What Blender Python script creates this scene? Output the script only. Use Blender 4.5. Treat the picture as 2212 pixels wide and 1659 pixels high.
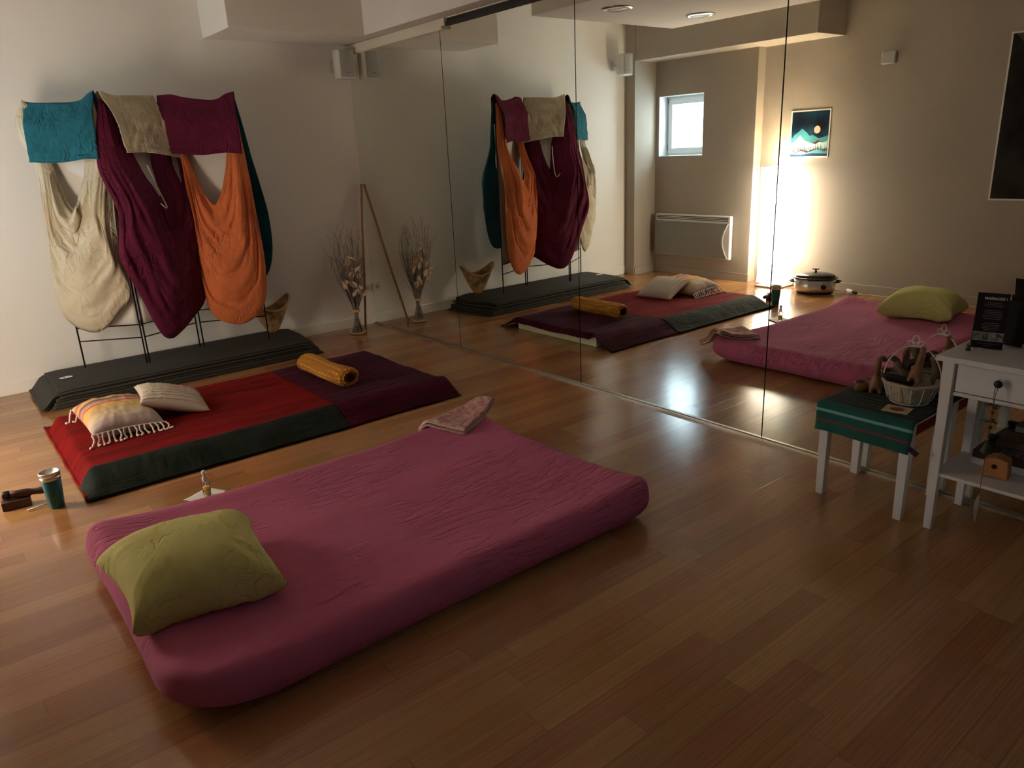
import bpy, math, random
from mathutils import Vector, Matrix, noise
random.seed(7)
scene = bpy.context.scene
for o in list(bpy.data.objects): bpy.data.objects.remove(o)
PI = math.pi

# ------------------------------------------------------------------ camera
CAM = Vector((-3.42006, -6.54437, 1.6))
YAW, PITCH, ROLL, FPX = 0.663513, 0.3082945, -0.0471877, 1593.85
f = Vector((math.sin(YAW)*math.cos(PITCH), math.cos(YAW)*math.cos(PITCH), -math.sin(PITCH)))
r = Vector((math.cos(YAW), -math.sin(YAW), 0)); u = r.cross(f)
r2 = r*math.cos(ROLL)+u*math.sin(ROLL); u2 = -r*math.sin(ROLL)+u*math.cos(ROLL)
cd = bpy.data.cameras.new('camera'); cam = bpy.data.objects.new('camera', cd)
scene.collection.objects.link(cam)
M = Matrix((r2, u2, -f)).transposed().to_4x4(); M.translation = CAM
cam.matrix_world = M
cd.sensor_width = 36; cd.lens = FPX/2212*36; cd.clip_start = 0.05
scene.camera = cam

# ------------------------------------------------------------------ world, exposure
w = bpy.data.worlds.new('world'); scene.world = w; w.use_nodes = True
bg = w.node_tree.nodes['Background']
bg.inputs[0].default_value = (0.66, 0.85, 1.0, 1); bg.inputs[1].default_value = 6.5
vs = scene.view_settings
vs.view_transform = 'Standard'; vs.look = 'None'; vs.gamma = 1; vs.use_curve_mapping = False
vs.exposure = 1.57
scene.cycles.caustics_reflective = True; scene.cycles.blur_glossy = 0.0; scene.cycles.sample_clamp_indirect = 40.0
scene.cycles.max_bounces = 14; scene.cycles.diffuse_bounces = 8; scene.cycles.glossy_bounces = 6
LAMP_STRENGTH = 6.0

# ------------------------------------------------------------------ helpers
WL = {}
def link(o, parent=None):
    scene.collection.objects.link(o)
    if parent: o.parent = parent
def tag(o, label=None, cat=None, group=None, kind=None):
    if label: o['label'] = label
    if cat: o['category'] = cat
    if group: o['group'] = group
    if kind: o['kind'] = kind
    return o
def thing(name, loc, label, cat, group=None):
    o = bpy.data.objects.new(name, None); o.empty_display_size = 0.05
    o.location = loc; link(o); WL[o] = Vector(loc)
    return tag(o, label, cat, group)

class MB:
    def __init__(s, X=None): s.v = []; s.f = []; s.m = []; s.X = X or Matrix.Identity(4); s.mi = 0
    def vert(s, p): s.v.append(s.X @ Vector(p)); return len(s.v)-1
    def face(s, ids): s.f.append(tuple(ids)); s.m.append(s.mi)
    def box(s, a, b):
        x0, x1 = sorted((a[0], b[0])); y0, y1 = sorted((a[1], b[1])); z0, z1 = sorted((a[2], b[2]))
        i = [s.vert(p) for p in ((x0,y0,z0),(x1,y0,z0),(x1,y1,z0),(x0,y1,z0),(x0,y0,z1),(x1,y0,z1),(x1,y1,z1),(x0,y1,z1))]
        for q in ((3,2,1,0),(4,5,6,7),(0,1,5,4),(1,2,6,5),(2,3,7,6),(3,0,4,7)): s.face([i[k] for k in q])
        return s
    def taper(s, c0, h0, c1, h1):   # two rectangles: centre + half sizes (x,y) at z
        i = []
        for c, h in ((c0,h0),(c1,h1)):
            for sx, sy in ((-1,-1),(1,-1),(1,1),(-1,1)): i.append(s.vert((c[0]+sx*h[0], c[1]+sy*h[1], c[2])))
        for q in ((3,2,1,0),(4,5,6,7),(0,1,5,4),(1,2,6,5),(2,3,7,6),(3,0,4,7)): s.face([i[k] for k in q])
        return s
    def tube(s, pts, rad, n=8, cap=True, closed=False):
        pts = [Vector(p) for p in pts]; N = len(pts); rings = []
        up = Vector((0,0,1)); prev = None
        for k, p in enumerate(pts):
            if closed: t = pts[(k+1)%N]-pts[k-1]
            else: t = pts[min(k+1,N-1)]-pts[max(k-1,0)]
            t = t.normalized() if t.length > 1e-9 else up
            if prev is None:
                a = t.cross(up)
                if a.length < 1e-3: a = t.cross(Vector((1,0,0)))
            else: a = prev - t*prev.dot(t)
            if a.length < 1e-6: a = t.orthogonal()
            a.normalize(); prev = a; b = t.cross(a)
            R = rad[k] if isinstance(rad, (list, tuple)) else rad
            rings.append([s.vert(p+(a*math.cos(2*PI*j/n)+b*math.sin(2*PI*j/n))*R) for j in range(n)])
        for k in range(N if closed else N-1):
            A = rings[k]; B = rings[(k+1)%N]
            for j in range(n): s.face((A[j], A[(j+1)%n], B[(j+1)%n], B[j]))
        if cap and not closed:
            s.face(rings[0][::-1]); s.face(rings[-1])
        return s
    def lathe(s, prof, c=(0,0,0), n=24, sx=1, sy=1):
        rings = []
        for rr, z in prof:
            rings.append([s.vert((c[0]+rr*sx*math.cos(2*PI*j/n), c[1]+rr*sy*math.sin(2*PI*j/n), c[2]+z)) for j in range(n)])
        for A, B in zip(rings, rings[1:]):
            for j in range(n): s.face((A[j], A[(j+1)%n], B[(j+1)%n], B[j]))
        if prof[0][0] > 1e-6: s.face(rings[0][::-1])
        if prof[-1][0] > 1e-6: s.face(rings[-1])
        return s
    def grid(s, fn, nu, nv, closed_u=False):
        ids = [[s.vert(fn(i/nu, j/nv)) for j in range(nv+1)] for i in range(nu if closed_u else nu+1)]
        for i in range(nu):
            A = ids[i]; B = ids[(i+1) % len(ids)]
            for j in range(nv): s.face((A[j], B[j], B[j+1], A[j+1]))
        return s
    def prism(s, poly, d, origin=(0,0,0), ax=((1,0,0),(0,1,0),(0,0,1))):
        o = Vector(origin); U, V, W = [Vector(a) for a in ax]
        a = [s.vert(o+U*p[0]+V*p[1]) for p in poly]; b = [s.vert(o+U*p[0]+V*p[1]+W*d) for p in poly]
        n = len(poly); s.face(a[::-1]); s.face(b)
        for k in range(n): s.face((a[k], a[(k+1)%n], b[(k+1)%n], b[k]))
        return s
    def build(s, name, mat, parent=None, smooth=False, bevel=0, solid=0, sub=0, off=-1, origin=None, seg=2):
        if parent is not None: O = WL[parent]
        elif origin is not None: O = Vector(origin)
        else:
            xs = [v.x for v in s.v]; ys = [v.y for v in s.v]
            O = Vector(((min(xs)+max(xs))/2, (min(ys)+max(ys))/2, min(v.z for v in s.v)))
        me = bpy.data.meshes.new(name)
        me.from_pydata([tuple(v-O) for v in s.v], [], s.f)
        mats = mat if isinstance(mat, (list, tuple)) else [mat]
        for m in mats: me.materials.append(m)
        for p, mi in zip(me.polygons, s.m): p.material_index = min(mi, len(mats)-1); p.use_smooth = smooth
        me.update()
        import bmesh
        bm = bmesh.new(); bm.from_mesh(me); bmesh.ops.remove_doubles(bm, verts=bm.verts, dist=1e-6)
        bmesh.ops.recalc_face_normals(bm, faces=bm.faces); bm.to_mesh(me); bm.free()
        o = bpy.data.objects.new(name, me); link(o, parent)
        if parent is None: o.location = O
        WL[o] = O.copy()
        if solid:
            m = o.modifiers.new('s', 'SOLIDIFY'); m.thickness = solid; m.offset = off
        if bevel:
            m = o.modifiers.new('b', 'BEVEL'); m.width = bevel; m.segments = seg; m.limit_method = 'ANGLE'; m.angle_limit = math.radians(40)
        if sub:
            m = o.modifiers.new('d', 'SUBSURF'); m.levels = sub; m.render_levels = sub
        return o
def spline(pts, n):
    """Catmull-Rom through pts, n+1 samples evenly by length"""
    P = [Vector(p) for p in pts]; D = []
    P = [P[0]*2-P[1]] + P + [P[-1]*2-P[-2]]
    for k in range(1, len(P)-2):
        for j in range(12):
            t = j/12; a, b, c, d = P[k-1], P[k], P[k+1], P[k+2]
            D.append(0.5*((2*b)+(-a+c)*t+(2*a-5*b+4*c-d)*t*t+(-a+3*b-3*c+d)*t**3))
    D.append(P[-2]); L = [0]
    for a, b in zip(D, D[1:]): L.append(L[-1]+(b-a).length)
    out = []; k = 0
    for i in range(n+1):
        t = L[-1]*i/n
        while k < len(L)-2 and L[k+1] < t: k += 1
        w_ = 0 if L[k+1] == L[k] else (t-L[k])/(L[k+1]-L[k])
        out.append(D[k].lerp(D[k+1], min(1, max(0, w_))))
    return out
def ss(a, b, x):
    t = min(1, max(0, (x-a)/(b-a))); return t*t*(3-2*t)
def nz(x, y=0, z=0): return noise.noise(Vector((x, y, z)))

# ------------------------------------------------------------------ materials
def mat(name, col, rough=0.6, metal=0, spec=0.5, bump=None, vary=None, sheen=0, trans=0, ior=1.45, stretch=(1,1,1), coat=0):
    m = bpy.data.materials.new(name); m.use_nodes = True; N = m.node_tree.nodes; Lk = m.node_tree.links
    b = N['Principled BSDF']; b.inputs['Base Color'].default_value = (*col, 1)
    b.inputs['Roughness'].default_value = rough; b.inputs['Metallic'].default_value = metal
    b.inputs['Specular IOR Level'].default_value = spec
    b.inputs['Sheen Weight'].default_value = sheen; b.inputs['Sheen Roughness'].default_value = 0.4
    b.inputs['Transmission Weight'].default_value = trans; b.inputs['IOR'].default_value = ior
    b.inputs['Coat Weight'].default_value = coat
    tc = N.new('ShaderNodeTexCoord'); mp = N.new('ShaderNodeMapping'); mp.inputs['Scale'].default_value = stretch
    Lk.new(tc.outputs['Object'], mp.inputs[0])
    if bump:
        n = N.new('ShaderNodeTexNoise'); n.inputs['Scale'].default_value = bump[0]; n.inputs['Detail'].default_value = 5
        bp = N.new('ShaderNodeBump'); bp.inputs['Strength'].default_value = bump[1]; bp.inputs['Distance'].default_value = bump[2] if len(bump) > 2 else 0.01
        Lk.new(mp.outputs[0], n.inputs[0]); Lk.new(n.outputs[0], bp.inputs['Height']); Lk.new(bp.outputs[0], b.inputs['Normal'])
    if vary:
        n = N.new('ShaderNodeTexNoise'); n.inputs['Scale'].default_value = vary[0]; n.inputs['Detail'].default_value = 4
        rp = N.new('ShaderNodeValToRGB'); rp.color_ramp.elements[0].position = 0.35; rp.color_ramp.elements[1].position = 0.65
        rp.color_ramp.elements[0].color = (*[c*(1-vary[1]) for c in col], 1)
        rp.color_ramp.elements[1].color = (*(vary[2] if len(vary) > 2 else [min(1, c*(1+vary[1])) for c in col]), 1)
        Lk.new(mp.outputs[0], n.inputs[0]); Lk.new(n.outputs[0], rp.inputs[0]); Lk.new(rp.outputs[0], b.inputs['Base Color'])
    return m
def node(m, typ, **kw):
    n = m.node_tree.nodes.new(typ)
    for k, v in kw.items(): setattr(n, k, v)
    return n

def floor_material():
    m = bpy.data.materials.new('bamboo_planks'); m.use_nodes = True
    N = m.node_tree.nodes; L = m.node_tree.links; b = N['Principled BSDF']
    tc = N.new('ShaderNodeTexCoord'); sp = N.new('ShaderNodeSeparateXYZ'); L.new(tc.outputs['Object'], sp.inputs[0])
    def mth(op, a, b_=None, c=None):
        n = N.new('ShaderNodeMath'); n.operation = op
        for i, q in enumerate((a, b_, c)):
            if q is None: continue
            if isinstance(q, (int, float)): n.inputs[i].default_value = q
            else: L.new(q, n.inputs[i])
        return n.outputs[0]
    yr = mth('DIVIDE', mth('ADD', sp.outputs[1], 20.0+0.068), 0.097)
    row = mth('FLOOR', yr); fy = mth('FRACT', yr)
    wn = N.new('ShaderNodeTexWhiteNoise'); wn.noise_dimensions = '1D'; L.new(row, wn.inputs['W'])
    xr = mth('DIVIDE', mth('ADD', mth('ADD', sp.outputs[0], 30.0), mth('MULTIPLY', wn.outputs['Value'], 7.0)), 0.96)
    col = mth('FLOOR', xr); fx = mth('FRACT', xr)
    cb = N.new('ShaderNodeCombineXYZ'); L.new(row, cb.inputs[0]); L.new(col, cb.inputs[1])
    w2 = N.new('ShaderNodeTexWhiteNoise'); w2.noise_dimensions = '3D'; L.new(cb.outputs[0], w2.inputs['Vector'])
    # grain
    mp = N.new('ShaderNodeMapping'); mp.inputs['Scale'].default_value = (1.3, 90, 1); L.new(tc.outputs['Object'], mp.inputs[0])
    va = N.new('ShaderNodeVectorMath'); va.operation = 'ADD'; L.new(mp.outputs[0], va.inputs[0])
    sc = N.new('ShaderNodeVectorMath'); sc.operation = 'SCALE'; L.new(w2.outputs['Color'], sc.inputs[0]); sc.inputs['Scale'].default_value = 40
    L.new(sc.outputs[0], va.inputs[1])
    g = N.new('ShaderNodeTexNoise'); g.inputs['Scale'].default_value = 1.6; g.inputs['Detail'].default_value = 6; g.inputs['Roughness'].default_value = 0.62
    L.new(va.outputs[0], g.inputs[0])
    rp = N.new('ShaderNodeValToRGB'); e = rp.color_ramp.elements
    e[0].position = 0.0; e[0].color = (0.225, 0.098, 0.036, 1); e[1].position = 1; e[1].color = (0.40, 0.215, 0.090, 1)
    x = e.new(0.5); x.color = (0.315, 0.152, 0.060, 1)
    pick = mth('MULTIPLY_ADD', w2.outputs['Value'], 0.56, 0.24)
    mix = mth('ADD', pick, mth('MULTIPLY', mth('SUBTRACT', g.outputs[0], 0.5), 1.5)); L.new(mix, rp.inputs[0])
    # joints
    jy = mth('MINIMUM', fy, mth('SUBTRACT', 1.0, fy)); jx = mth('MINIMUM', fx, mth('SUBTRACT', 1.0, fx))
    ly = mth('LESS_THAN', jy, 0.010); lx = mth('LESS_THAN', jx, 0.0011); ln = mth('MAXIMUM', ly, lx)
    mx = N.new('ShaderNodeMix'); mx.data_type = 'RGBA'; L.new(mth('MULTIPLY', ln, 0.55), mx.inputs[0]); L.new(rp.outputs[0], mx.inputs[6]); mx.inputs[7].default_value = (0.09, 0.035, 0.012, 1)
    sc3 = N.new('ShaderNodeSeparateXYZ'); L.new(w2.outputs['Color'], sc3.inputs[0])
    hv = N.new('ShaderNodeHueSaturation'); L.new(mth('MULTIPLY_ADD', sc3.outputs[1], 0.020, 0.489), hv.inputs['Hue']); hv.inputs['Value'].default_value = 1.12; L.new(mx.outputs[2], hv.inputs['Color'])
    L.new(hv.outputs[0], b.inputs['Base Color'])
    n2 = N.new('ShaderNodeTexNoise'); n2.inputs['Scale'].default_value = 1.5; n2.inputs['Detail'].default_value = 3
    L.new(va.outputs[0], n2.inputs[0])
    rr = mth('MULTIPLY_ADD', n2.outputs[0], 0.08, 0.12); L.new(rr, b.inputs['Roughness'])
    bp = N.new('ShaderNodeBump'); bp.inputs['Strength'].default_value = 0.12; bp.inputs['Distance'].default_value = 0.002
    h = mth('SUBTRACT', mth('ADD', g.outputs[0], mth('MULTIPLY', w2.outputs['Value'], 0.8)), mth('MULTIPLY', ln, 1.5)); L.new(h, bp.inputs['Height'])
    L.new(bp.outputs[0], b.inputs['Normal']); b.inputs['Specular IOR Level'].default_value = 0.5
    return m

MT = {}
MT['floor'] = floor_material()
MT['white_wall'] = mat('white_wall_paint', (0.78, 0.755, 0.70), 0.85, bump=(60, .05, .003))
MT['taupe'] = mat('taupe_wall_paint', (0.37, 0.318, 0.263), 0.8, bump=(60, .06, .003))
MT['ceil'] = mat('ceiling_paint', (0.74, 0.70, 0.64), 0.9, bump=(60, .05, .003))
MT['mirror'] = mat('mirror_glass', (0.86, 0.89, 0.835), 0.0, metal=1)
MT['alu'] = mat('aluminium', (0.62, 0.58, 0.50), 0.35, metal=1)
MT['dark_board'] = mat('dark_backing_board', (0.03, 0.028, 0.025), 0.8)
MT['cream_trim'] = mat('cream_trim_paint', (0.66, 0.60, 0.47), 0.6)
MT['pvc'] = mat('white_window_frame', (0.75, 0.76, 0.76), 0.35)
MT['white_paint'] = mat('white_furniture_paint', (0.62, 0.59, 0.56), 0.45, bump=(80, .04, .002))
MT['white_plastic'] = mat('white_plastic', (0.72, 0.71, 0.68), 0.4)
MT['grey_grille'] = mat('grey_grille', (0.26, 0.26, 0.25), 0.55, bump=(900, .3, .002))
MT['black_plastic'] = mat('black_plastic', (0.015, 0.014, 0.013), 0.35)
MT['black_metal'] = mat('black_metal', (0.03, 0.026, 0.022), 0.45, metal=0.6)
MT['chrome'] = mat('brushed_steel', (0.70, 0.68, 0.64), 0.32, metal=1)
MT['enamel'] = mat('black_enamel', (0.012, 0.012, 0.014), 0.12, coat=0.5)
MT['purple'] = mat('plum_jersey', (0.45, 0.110, 0.208), 0.95, spec=.2, sheen=0.05, bump=(26, .25, .005), stretch=(0.35, 2.2, 1), vary=(3, .06))
MT['lime'] = mat('olive_green_cotton', (0.56, 0.53, 0.20), 0.95, spec=.2, bump=(40, .35, .004), vary=(4, .03))
MT['red'] = mat('red_velvet', (0.17, 0.004, 0.004), 0.9, spec=.15, sheen=0.0, bump=(12, .5, .012), stretch=(0.4, 2.5, 1), vary=(5, .25))
MT['dkgreen'] = mat('dark_green_velvet', (0.011, 0.017, 0.012), 0.8, spec=.2, sheen=0.03, bump=(14, .5, .012), stretch=(2.0, .7, 1), vary=(5, .3))
MT['burg_velvet'] = mat('burgundy_velvet', (0.052, 0.003, 0.014), 0.85, spec=.12, sheen=0.02, bump=(14, .4, .01), stretch=(0.5, 2, 1), vary=(5, .3))
MT['foam'] = mat('cream_foam', (0.62, 0.57, 0.38), 0.9, bump=(200, .2, .002))
MT['mat'] = mat('dark_grey_foam_mat', (0.034, 0.032, 0.025), 0.8, bump=(220, .15, .002))
MT['cream'] = mat('cream_cotton', (0.52, 0.465, 0.34), 0.85, spec=.2, bump=(22, .5, .010), vary=(5, .06))
MT['burg'] = mat('burgundy_cotton', (0.105, 0.010, 0.036), 0.85, spec=.2, bump=(22, .5, .010), vary=(5, .12))
MT['orange'] = mat('orange_cotton', (0.60, 0.165, 0.060), 0.85, spec=.2, bump=(22, .55, .010), vary=(5, .08))
MT['teal'] = mat('teal_cotton', (0.015, 0.115, 0.155), 0.85, spec=.2, bump=(22, .5, .010), vary=(5, .12))
MT['piping'] = mat('cream_piping', (0.70, 0.62, 0.52), 0.8)
MT['screen_cloth'] = mat('white_screen_cloth', (0.70, 0.68, 0.63), 0.85)
MT['knit'] = mat('cream_knit', (0.60, 0.52, 0.43), 0.9, bump=(90, .4, .004))
MT['tassel'] = mat('white_cord', (0.72, 0.66, 0.60), 0.85, bump=(120, .4, .003))
MT['wicker'] = mat('woven_straw', (0.36, 0.21, 0.085), 0.7, bump=(70, .5, .004), vary=(16, .45))
MT['stem'] = mat('grey_stems', (0.24, 0.20, 0.175), 0.8, vary=(20, .4))
MT['twig'] = mat('brown_twigs', (0.15, 0.11, 0.085), 0.8)
MT['petal'] = mat('dried_cream_petal', (0.66, 0.50, 0.37), 0.8, vary=(30, .2))
MT['raffia'] = mat('raffia', (0.55, 0.35, 0.17), 0.8, bump=(100, .5, .003))
MT['pole'] = mat('varnished_wood', (0.33, 0.155, 0.050), 0.45, vary=(6, .25), stretch=(6, 6, .6))
MT['darkwood'] = mat('dark_red_wood', (0.058, 0.018, 0.010), 0.5, vary=(12, .3))
MT['toolwood'] = mat('carved_brown_wood', (0.20, 0.090, 0.032), 0.45, vary=(14, .35), bump=(40, .15, .003))
MT['olivewood'] = mat('carved_olive_wood', (0.125, 0.080, 0.040), 0.5, vary=(14, .3))
MT['blackwood'] = mat('blackened_wood', (0.018, 0.012, 0.008), 0.5)
MT['palewood'] = mat('orange_pale_wood', (0.42, 0.18, 0.060), 0.5, vary=(8, .15))
MT['mugteal'] = mat('teal_mug_coating', (0.010, 0.115, 0.125), 0.35)
MT['oil'] = mat('golden_oil', (0.75, 0.42, 0.02), 0.2, spec=0.3)
MT['glass'] = mat('clear_glass', (0.95, 0.97, 0.95), 0.02, trans=1, ior=1.3)
MT['paper'] = mat('white_paper', (0.72, 0.70, 0.66), 0.8)
MT['greentowel'] = mat('green_terry_towel', (0.010, 0.085, 0.062), 0.95, bump=(260, .6, .004), vary=(6, .15))
MT['greentowel2'] = mat('dark_green_terry', (0.012, 0.036, 0.034), 0.95, bump=(260, .5, .004), vary=(40, .2))
MT['stripe_aqua'] = mat('aqua_stripe', (0.16, 0.38, 0.37), 0.95, bump=(260, .6, .004))
MT['stripe_red'] = mat('red_stripe', (0.34, 0.022, 0.022), 0.95, bump=(260, .6, .004))
MT['stripe_brown'] = mat('brown_stripe', (0.075, 0.038, 0.030), 0.95)
MT['redcloth'] = mat('dark_red_cloth', (0.20, 0.006, 0.010), 0.85)
MT['linen'] = mat('beige_linen', (0.40, 0.33, 0.25), 0.9, bump=(60, .6, .006))
MT['wirewhite'] = mat('white_wire', (0.66, 0.61, 0.54), 0.4)
MT['cardcream'] = mat('cream_card', (0.55, 0.43, 0.26), 0.7)
MT['cardbrown'] = mat('brown_print', (0.16, 0.055, 0.035), 0.7)
MT['leaflet'] = mat('black_leaflet', (0.012, 0.008, 0.008), 0.7, spec=.15)
MT['print_light'] = mat('pale_lettering', (0.55, 0.50, 0.48), 0.6)
MT['print_dim'] = mat('dim_lettering', (0.15, 0.13, 0.12), 0.6)
MT['photo_grey'] = mat('grey_photo', (0.11, 0.10, 0.09), 0.4, vary=(40, .7, (0.30, .27, .22)))
MT['photo_warm'] = mat('warm_photo', (0.06, 0.035, 0.03), 0.4, vary=(60, .7, (0.32, .27, .20)))
MT['acrylic'] = mat('acrylic_sheet', (0.9, 0.95, 0.93), 0.03, trans=1, ior=1.2)
MT['bronze'] = mat('dark_bronze', (0.09, 0.065, 0.04), 0.4, metal=.7)
MT['leafgreen'] = mat('dark_green_leaf', (0.035, 0.055, 0.035), 0.6)
MT['feather'] = mat('grey_feather', (0.16, 0.14, 0.12), 0.8)
MT['string'] = mat('brown_string', (0.13, 0.075, 0.04), 0.8)
MT['bookdark'] = mat('dark_book_cover', (0.020, 0.018, 0.020), 0.5, vary=(60, .6, (.09, .08, .075)))
MT['bookbrown'] = mat('brown_book_cover', (0.075, 0.035, 0.022), 0.5)
MT['bookgreen'] = mat('green_book_cover', (0.025, 0.045, 0.020), 0.5, vary=(30, .5))
MT['cable_white'] = mat('white_cable', (0.66, 0.62, 0.55), 0.4)
MT['sky_art'] = mat('night_blue_print', (0.003, 0.010, 0.030), 0.35, vary=(4, .6, (0.008, .06, .12)))
for nm, c in dict(art_teal=(0.05,.23,.27), art_pale=(.42,.58,.60), art_mid=(.10,.33,.37), art_wine=(.075,.020,.035), art_tree=(.055,.02,.025), art_navy=(.012,.04,.10), art_moon=(.62,.40,.30)).items():
    MT[nm] = mat(nm, c, 0.35)
MT['darkposter'] = mat('dark_photo_print', (0.004, 0.0035, 0.004), 0.7, spec=.12, vary=(2.6, .3, (0.035, .030, .028)))
MT['poster_grey'] = mat('grey_photo_print', (0.085, 0.078, 0.066), 0.7, spec=.15, vary=(3, .3))
MT['sensor'] = mat('sensor_plastic', (0.40, 0.38, 0.35), 0.5)
MT['speaker_grille'] = mat('speaker_grille', (0.36, 0.36, 0.34), 0.6, bump=(800, .3, .001))
MT['speaker_body'] = mat('speaker_body', (0.66, 0.64, 0.59), 0.45)

def crease(m, scale, stretch=(1,1,1), strength=.6, dist=.004, lo=.45, hi=.62, width=.05):
    N = m.node_tree.nodes; L = m.node_tree.links; b = N['Principled BSDF']
    tc = N.new('ShaderNodeTexCoord'); mp = N.new('ShaderNodeMapping'); mp.inputs['Scale'].default_value = stretch; L.new(tc.outputs['Object'], mp.inputs[0])
    n = N.new('ShaderNodeTexNoise'); n.inputs['Scale'].default_value = scale; n.inputs['Detail'].default_value = 2.5; n.inputs['Distortion'].default_value = .5; L.new(mp.outputs[0], n.inputs[0])
    rp = N.new('ShaderNodeValToRGB'); e = rp.color_ramp.elements; e[0].position = .5-width; e[0].color = (1,1,1,1); e[1].position = .5+width; e[1].color = (1,1,1,1)
    x = e.new(.5); x.color = (0,0,0,1); L.new(n.outputs[0], rp.inputs[0])
    k = N.new('ShaderNodeTexNoise'); k.inputs['Scale'].default_value = 3.2; k.inputs['Detail'].default_value = 1; L.new(tc.outputs['Object'], k.inputs[0])
    mr = N.new('ShaderNodeMapRange'); mr.inputs[1].default_value = lo; mr.inputs[2].default_value = hi; L.new(k.outputs[0], mr.inputs[0])
    ml = N.new('ShaderNodeMath'); ml.operation = 'MULTIPLY'; ml.inputs[1].default_value = strength; L.new(mr.outputs[0], ml.inputs[0])
    bp = N.new('ShaderNodeBump'); bp.inputs['Distance'].default_value = dist; L.new(ml.outputs[0], bp.inputs['Strength']); L.new(rp.outputs[0], bp.inputs['Height'])
    if b.inputs['Normal'].links: L.new(b.inputs['Normal'].links[0].from_socket, bp.inputs['Normal'])
    L.new(bp.outputs[0], b.inputs['Normal'])
crease(MT['purple'], 16, (.28, 1.5, 1), .75, .006, .46, .60)
crease(MT['lime'], 14, (1.2, .7, 1), .6, .005, .40, .60)
for k_ in ('cream', 'burg', 'orange', 'teal'): crease(MT[k_], 13, (1, 1, .55), .75, .007, .36, .60, .07)
for k_ in ('red', 'burg_velvet', 'dkgreen'): crease(MT[k_], 9, (.35, 1.4, 1), .6, .006, .45, .6, .06)
# pink patterned towel
m = mat('pink_terry', (0.52, 0.20, 0.20), 0.95, bump=(180, .8, .006), vary=(34, .15, (0.66, .42, .37))); MT['pink'] = m
MT['pinkedge'] = mat('pale_pink_terry', (0.60, 0.42, 0.37), 0.95, bump=(180, .8, .006))
# mustard dotted cloth
def dotted(name, base, dot, scale):
    m = mat(name, base, 0.85, bump=(20, .5, .01)); N = m.node_tree.nodes; L = m.node_tree.links; b = N['Principled BSDF']
    tc = N.new('ShaderNodeTexCoord'); v = N.new('ShaderNodeTexVoronoi'); v.inputs['Scale'].default_value = scale; v.inputs['Randomness'].default_value = 0.15
    L.new(tc.outputs['Object'], v.inputs['Vector']); rp = N.new('ShaderNodeValToRGB'); e = rp.color_ramp.elements
    e[0].position = 0.20; e[0].color = (*dot, 1); e[1].position = 0.28; e[1].color = (*base, 1)
    x = e.new(0.52); x.color = (*base, 1); x = e.new(0.66); x.color = (*[c*0.7 for c in base], 1)
    L.new(v.outputs['Distance'], rp.inputs[0]); L.new(rp.outputs[0], b.inputs['Base Color']); return m
MT['mustard'] = dotted('mustard_dotted_cotton', (0.44, 0.170, 0.012), (0.78, 0.50, 0.14), 38)
MT['lining'] = mat('dark_brown_lining', (0.03, 0.014, 0.010), 0.8)
# striped cushion (stripes across local y)
def striped():
    m = mat('striped_cotton', (0.6, 0.5, 0.35), 0.9, bump=(90, .35, .004)); N = m.node_tree.nodes; L = m.node_tree.links; b = N['Principled BSDF']
    tc = N.new('ShaderNodeTexCoord'); sp = N.new('ShaderNodeSeparateXYZ'); L.new(tc.outputs['UV'], sp.inputs[0])
    rp = N.new('ShaderNodeValToRGB'); rp.color_ramp.interpolation = 'CONSTANT'; e = rp.color_ramp.elements
    cream, sand, yel, salm, grey, whit = (.58,.45,.30), (.56,.38,.18), (.62,.38,.12), (.50,.155,.090), (.155,.125,.140), (.70,.62,.52)
    lil = (.46,.37,.34)
    st = [(0, lil), (.12, cream), (.26, sand), (.36, yel), (.50, salm), (.565, whit), (.58, salm), (.615, whit), (.622, grey), (.68, salm), (.70, yel), (.77, salm), (.86, lil), (.93, cream)]
    e[0].position = st[0][0]; e[0].color = (*st[0][1], 1); e[1].position = st[1][0]; e[1].color = (*st[1][1], 1)
    for p, c in st[2:]: x = e.new(p); x.color = (*c, 1)
    L.new(sp.outputs[1], rp.inputs[0]); L.new(rp.outputs[0], b.inputs['Base Color']); return m
MT['striped'] = striped()
# lamp paper
def emis(name, col, strength):
    m = mat(name, (0.8, 0.76, 0.68), 0.8); b = m.node_tree.nodes['Principled BSDF']
    b.inputs['Emission Color'].default_value = (*col, 1); b.inputs['Emission Strength'].default_value = strength; return m
MT['lamp_low'] = emis('lit_rice_paper_lower', (1.0, 0.86, 0.70), LAMP_STRENGTH*.35)
MT['bulb'] = emis('lit_bulb', (1.0, 0.86, 0.70), 170.0)
MT['lamp'] = emis('lit_rice_paper', (1.0, 0.85, 0.68), LAMP_STRENGTH)

# ------------------------------------------------------------------ the room
CH = 3.0       # main ceiling height
YB = -9.2      # wall behind the camera
def struct(name, mb, m, **k): return tag(mb.build(name, m, **k), kind='structure')
struct('floor', MB().box((-4.4, YB, -0.1), (0.1, 0.1, 0)), MT['floor'], origin=(0, 0, 0))
struct('ceiling', MB().box((-4.4, YB, CH), (0.1, 0.1, CH+.1)), MT['ceil'])
struct('wall_back', MB().box((-3.65, 0, 0), (0.1, 0.1, CH)), MT['white_wall'])
struct('wall_front', MB().box((-4.4, YB-.1, 0), (0.1, YB, CH)), MT['taupe'])
struct('wall_right', MB().box((0.012, YB, 0), (0.1, 0, 2.54)), MT['dark_board'])
struct('wall_right_upper', MB().box((0.0, YB, 2.54), (0.1, 0, CH)), MT['ceil'])
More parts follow.
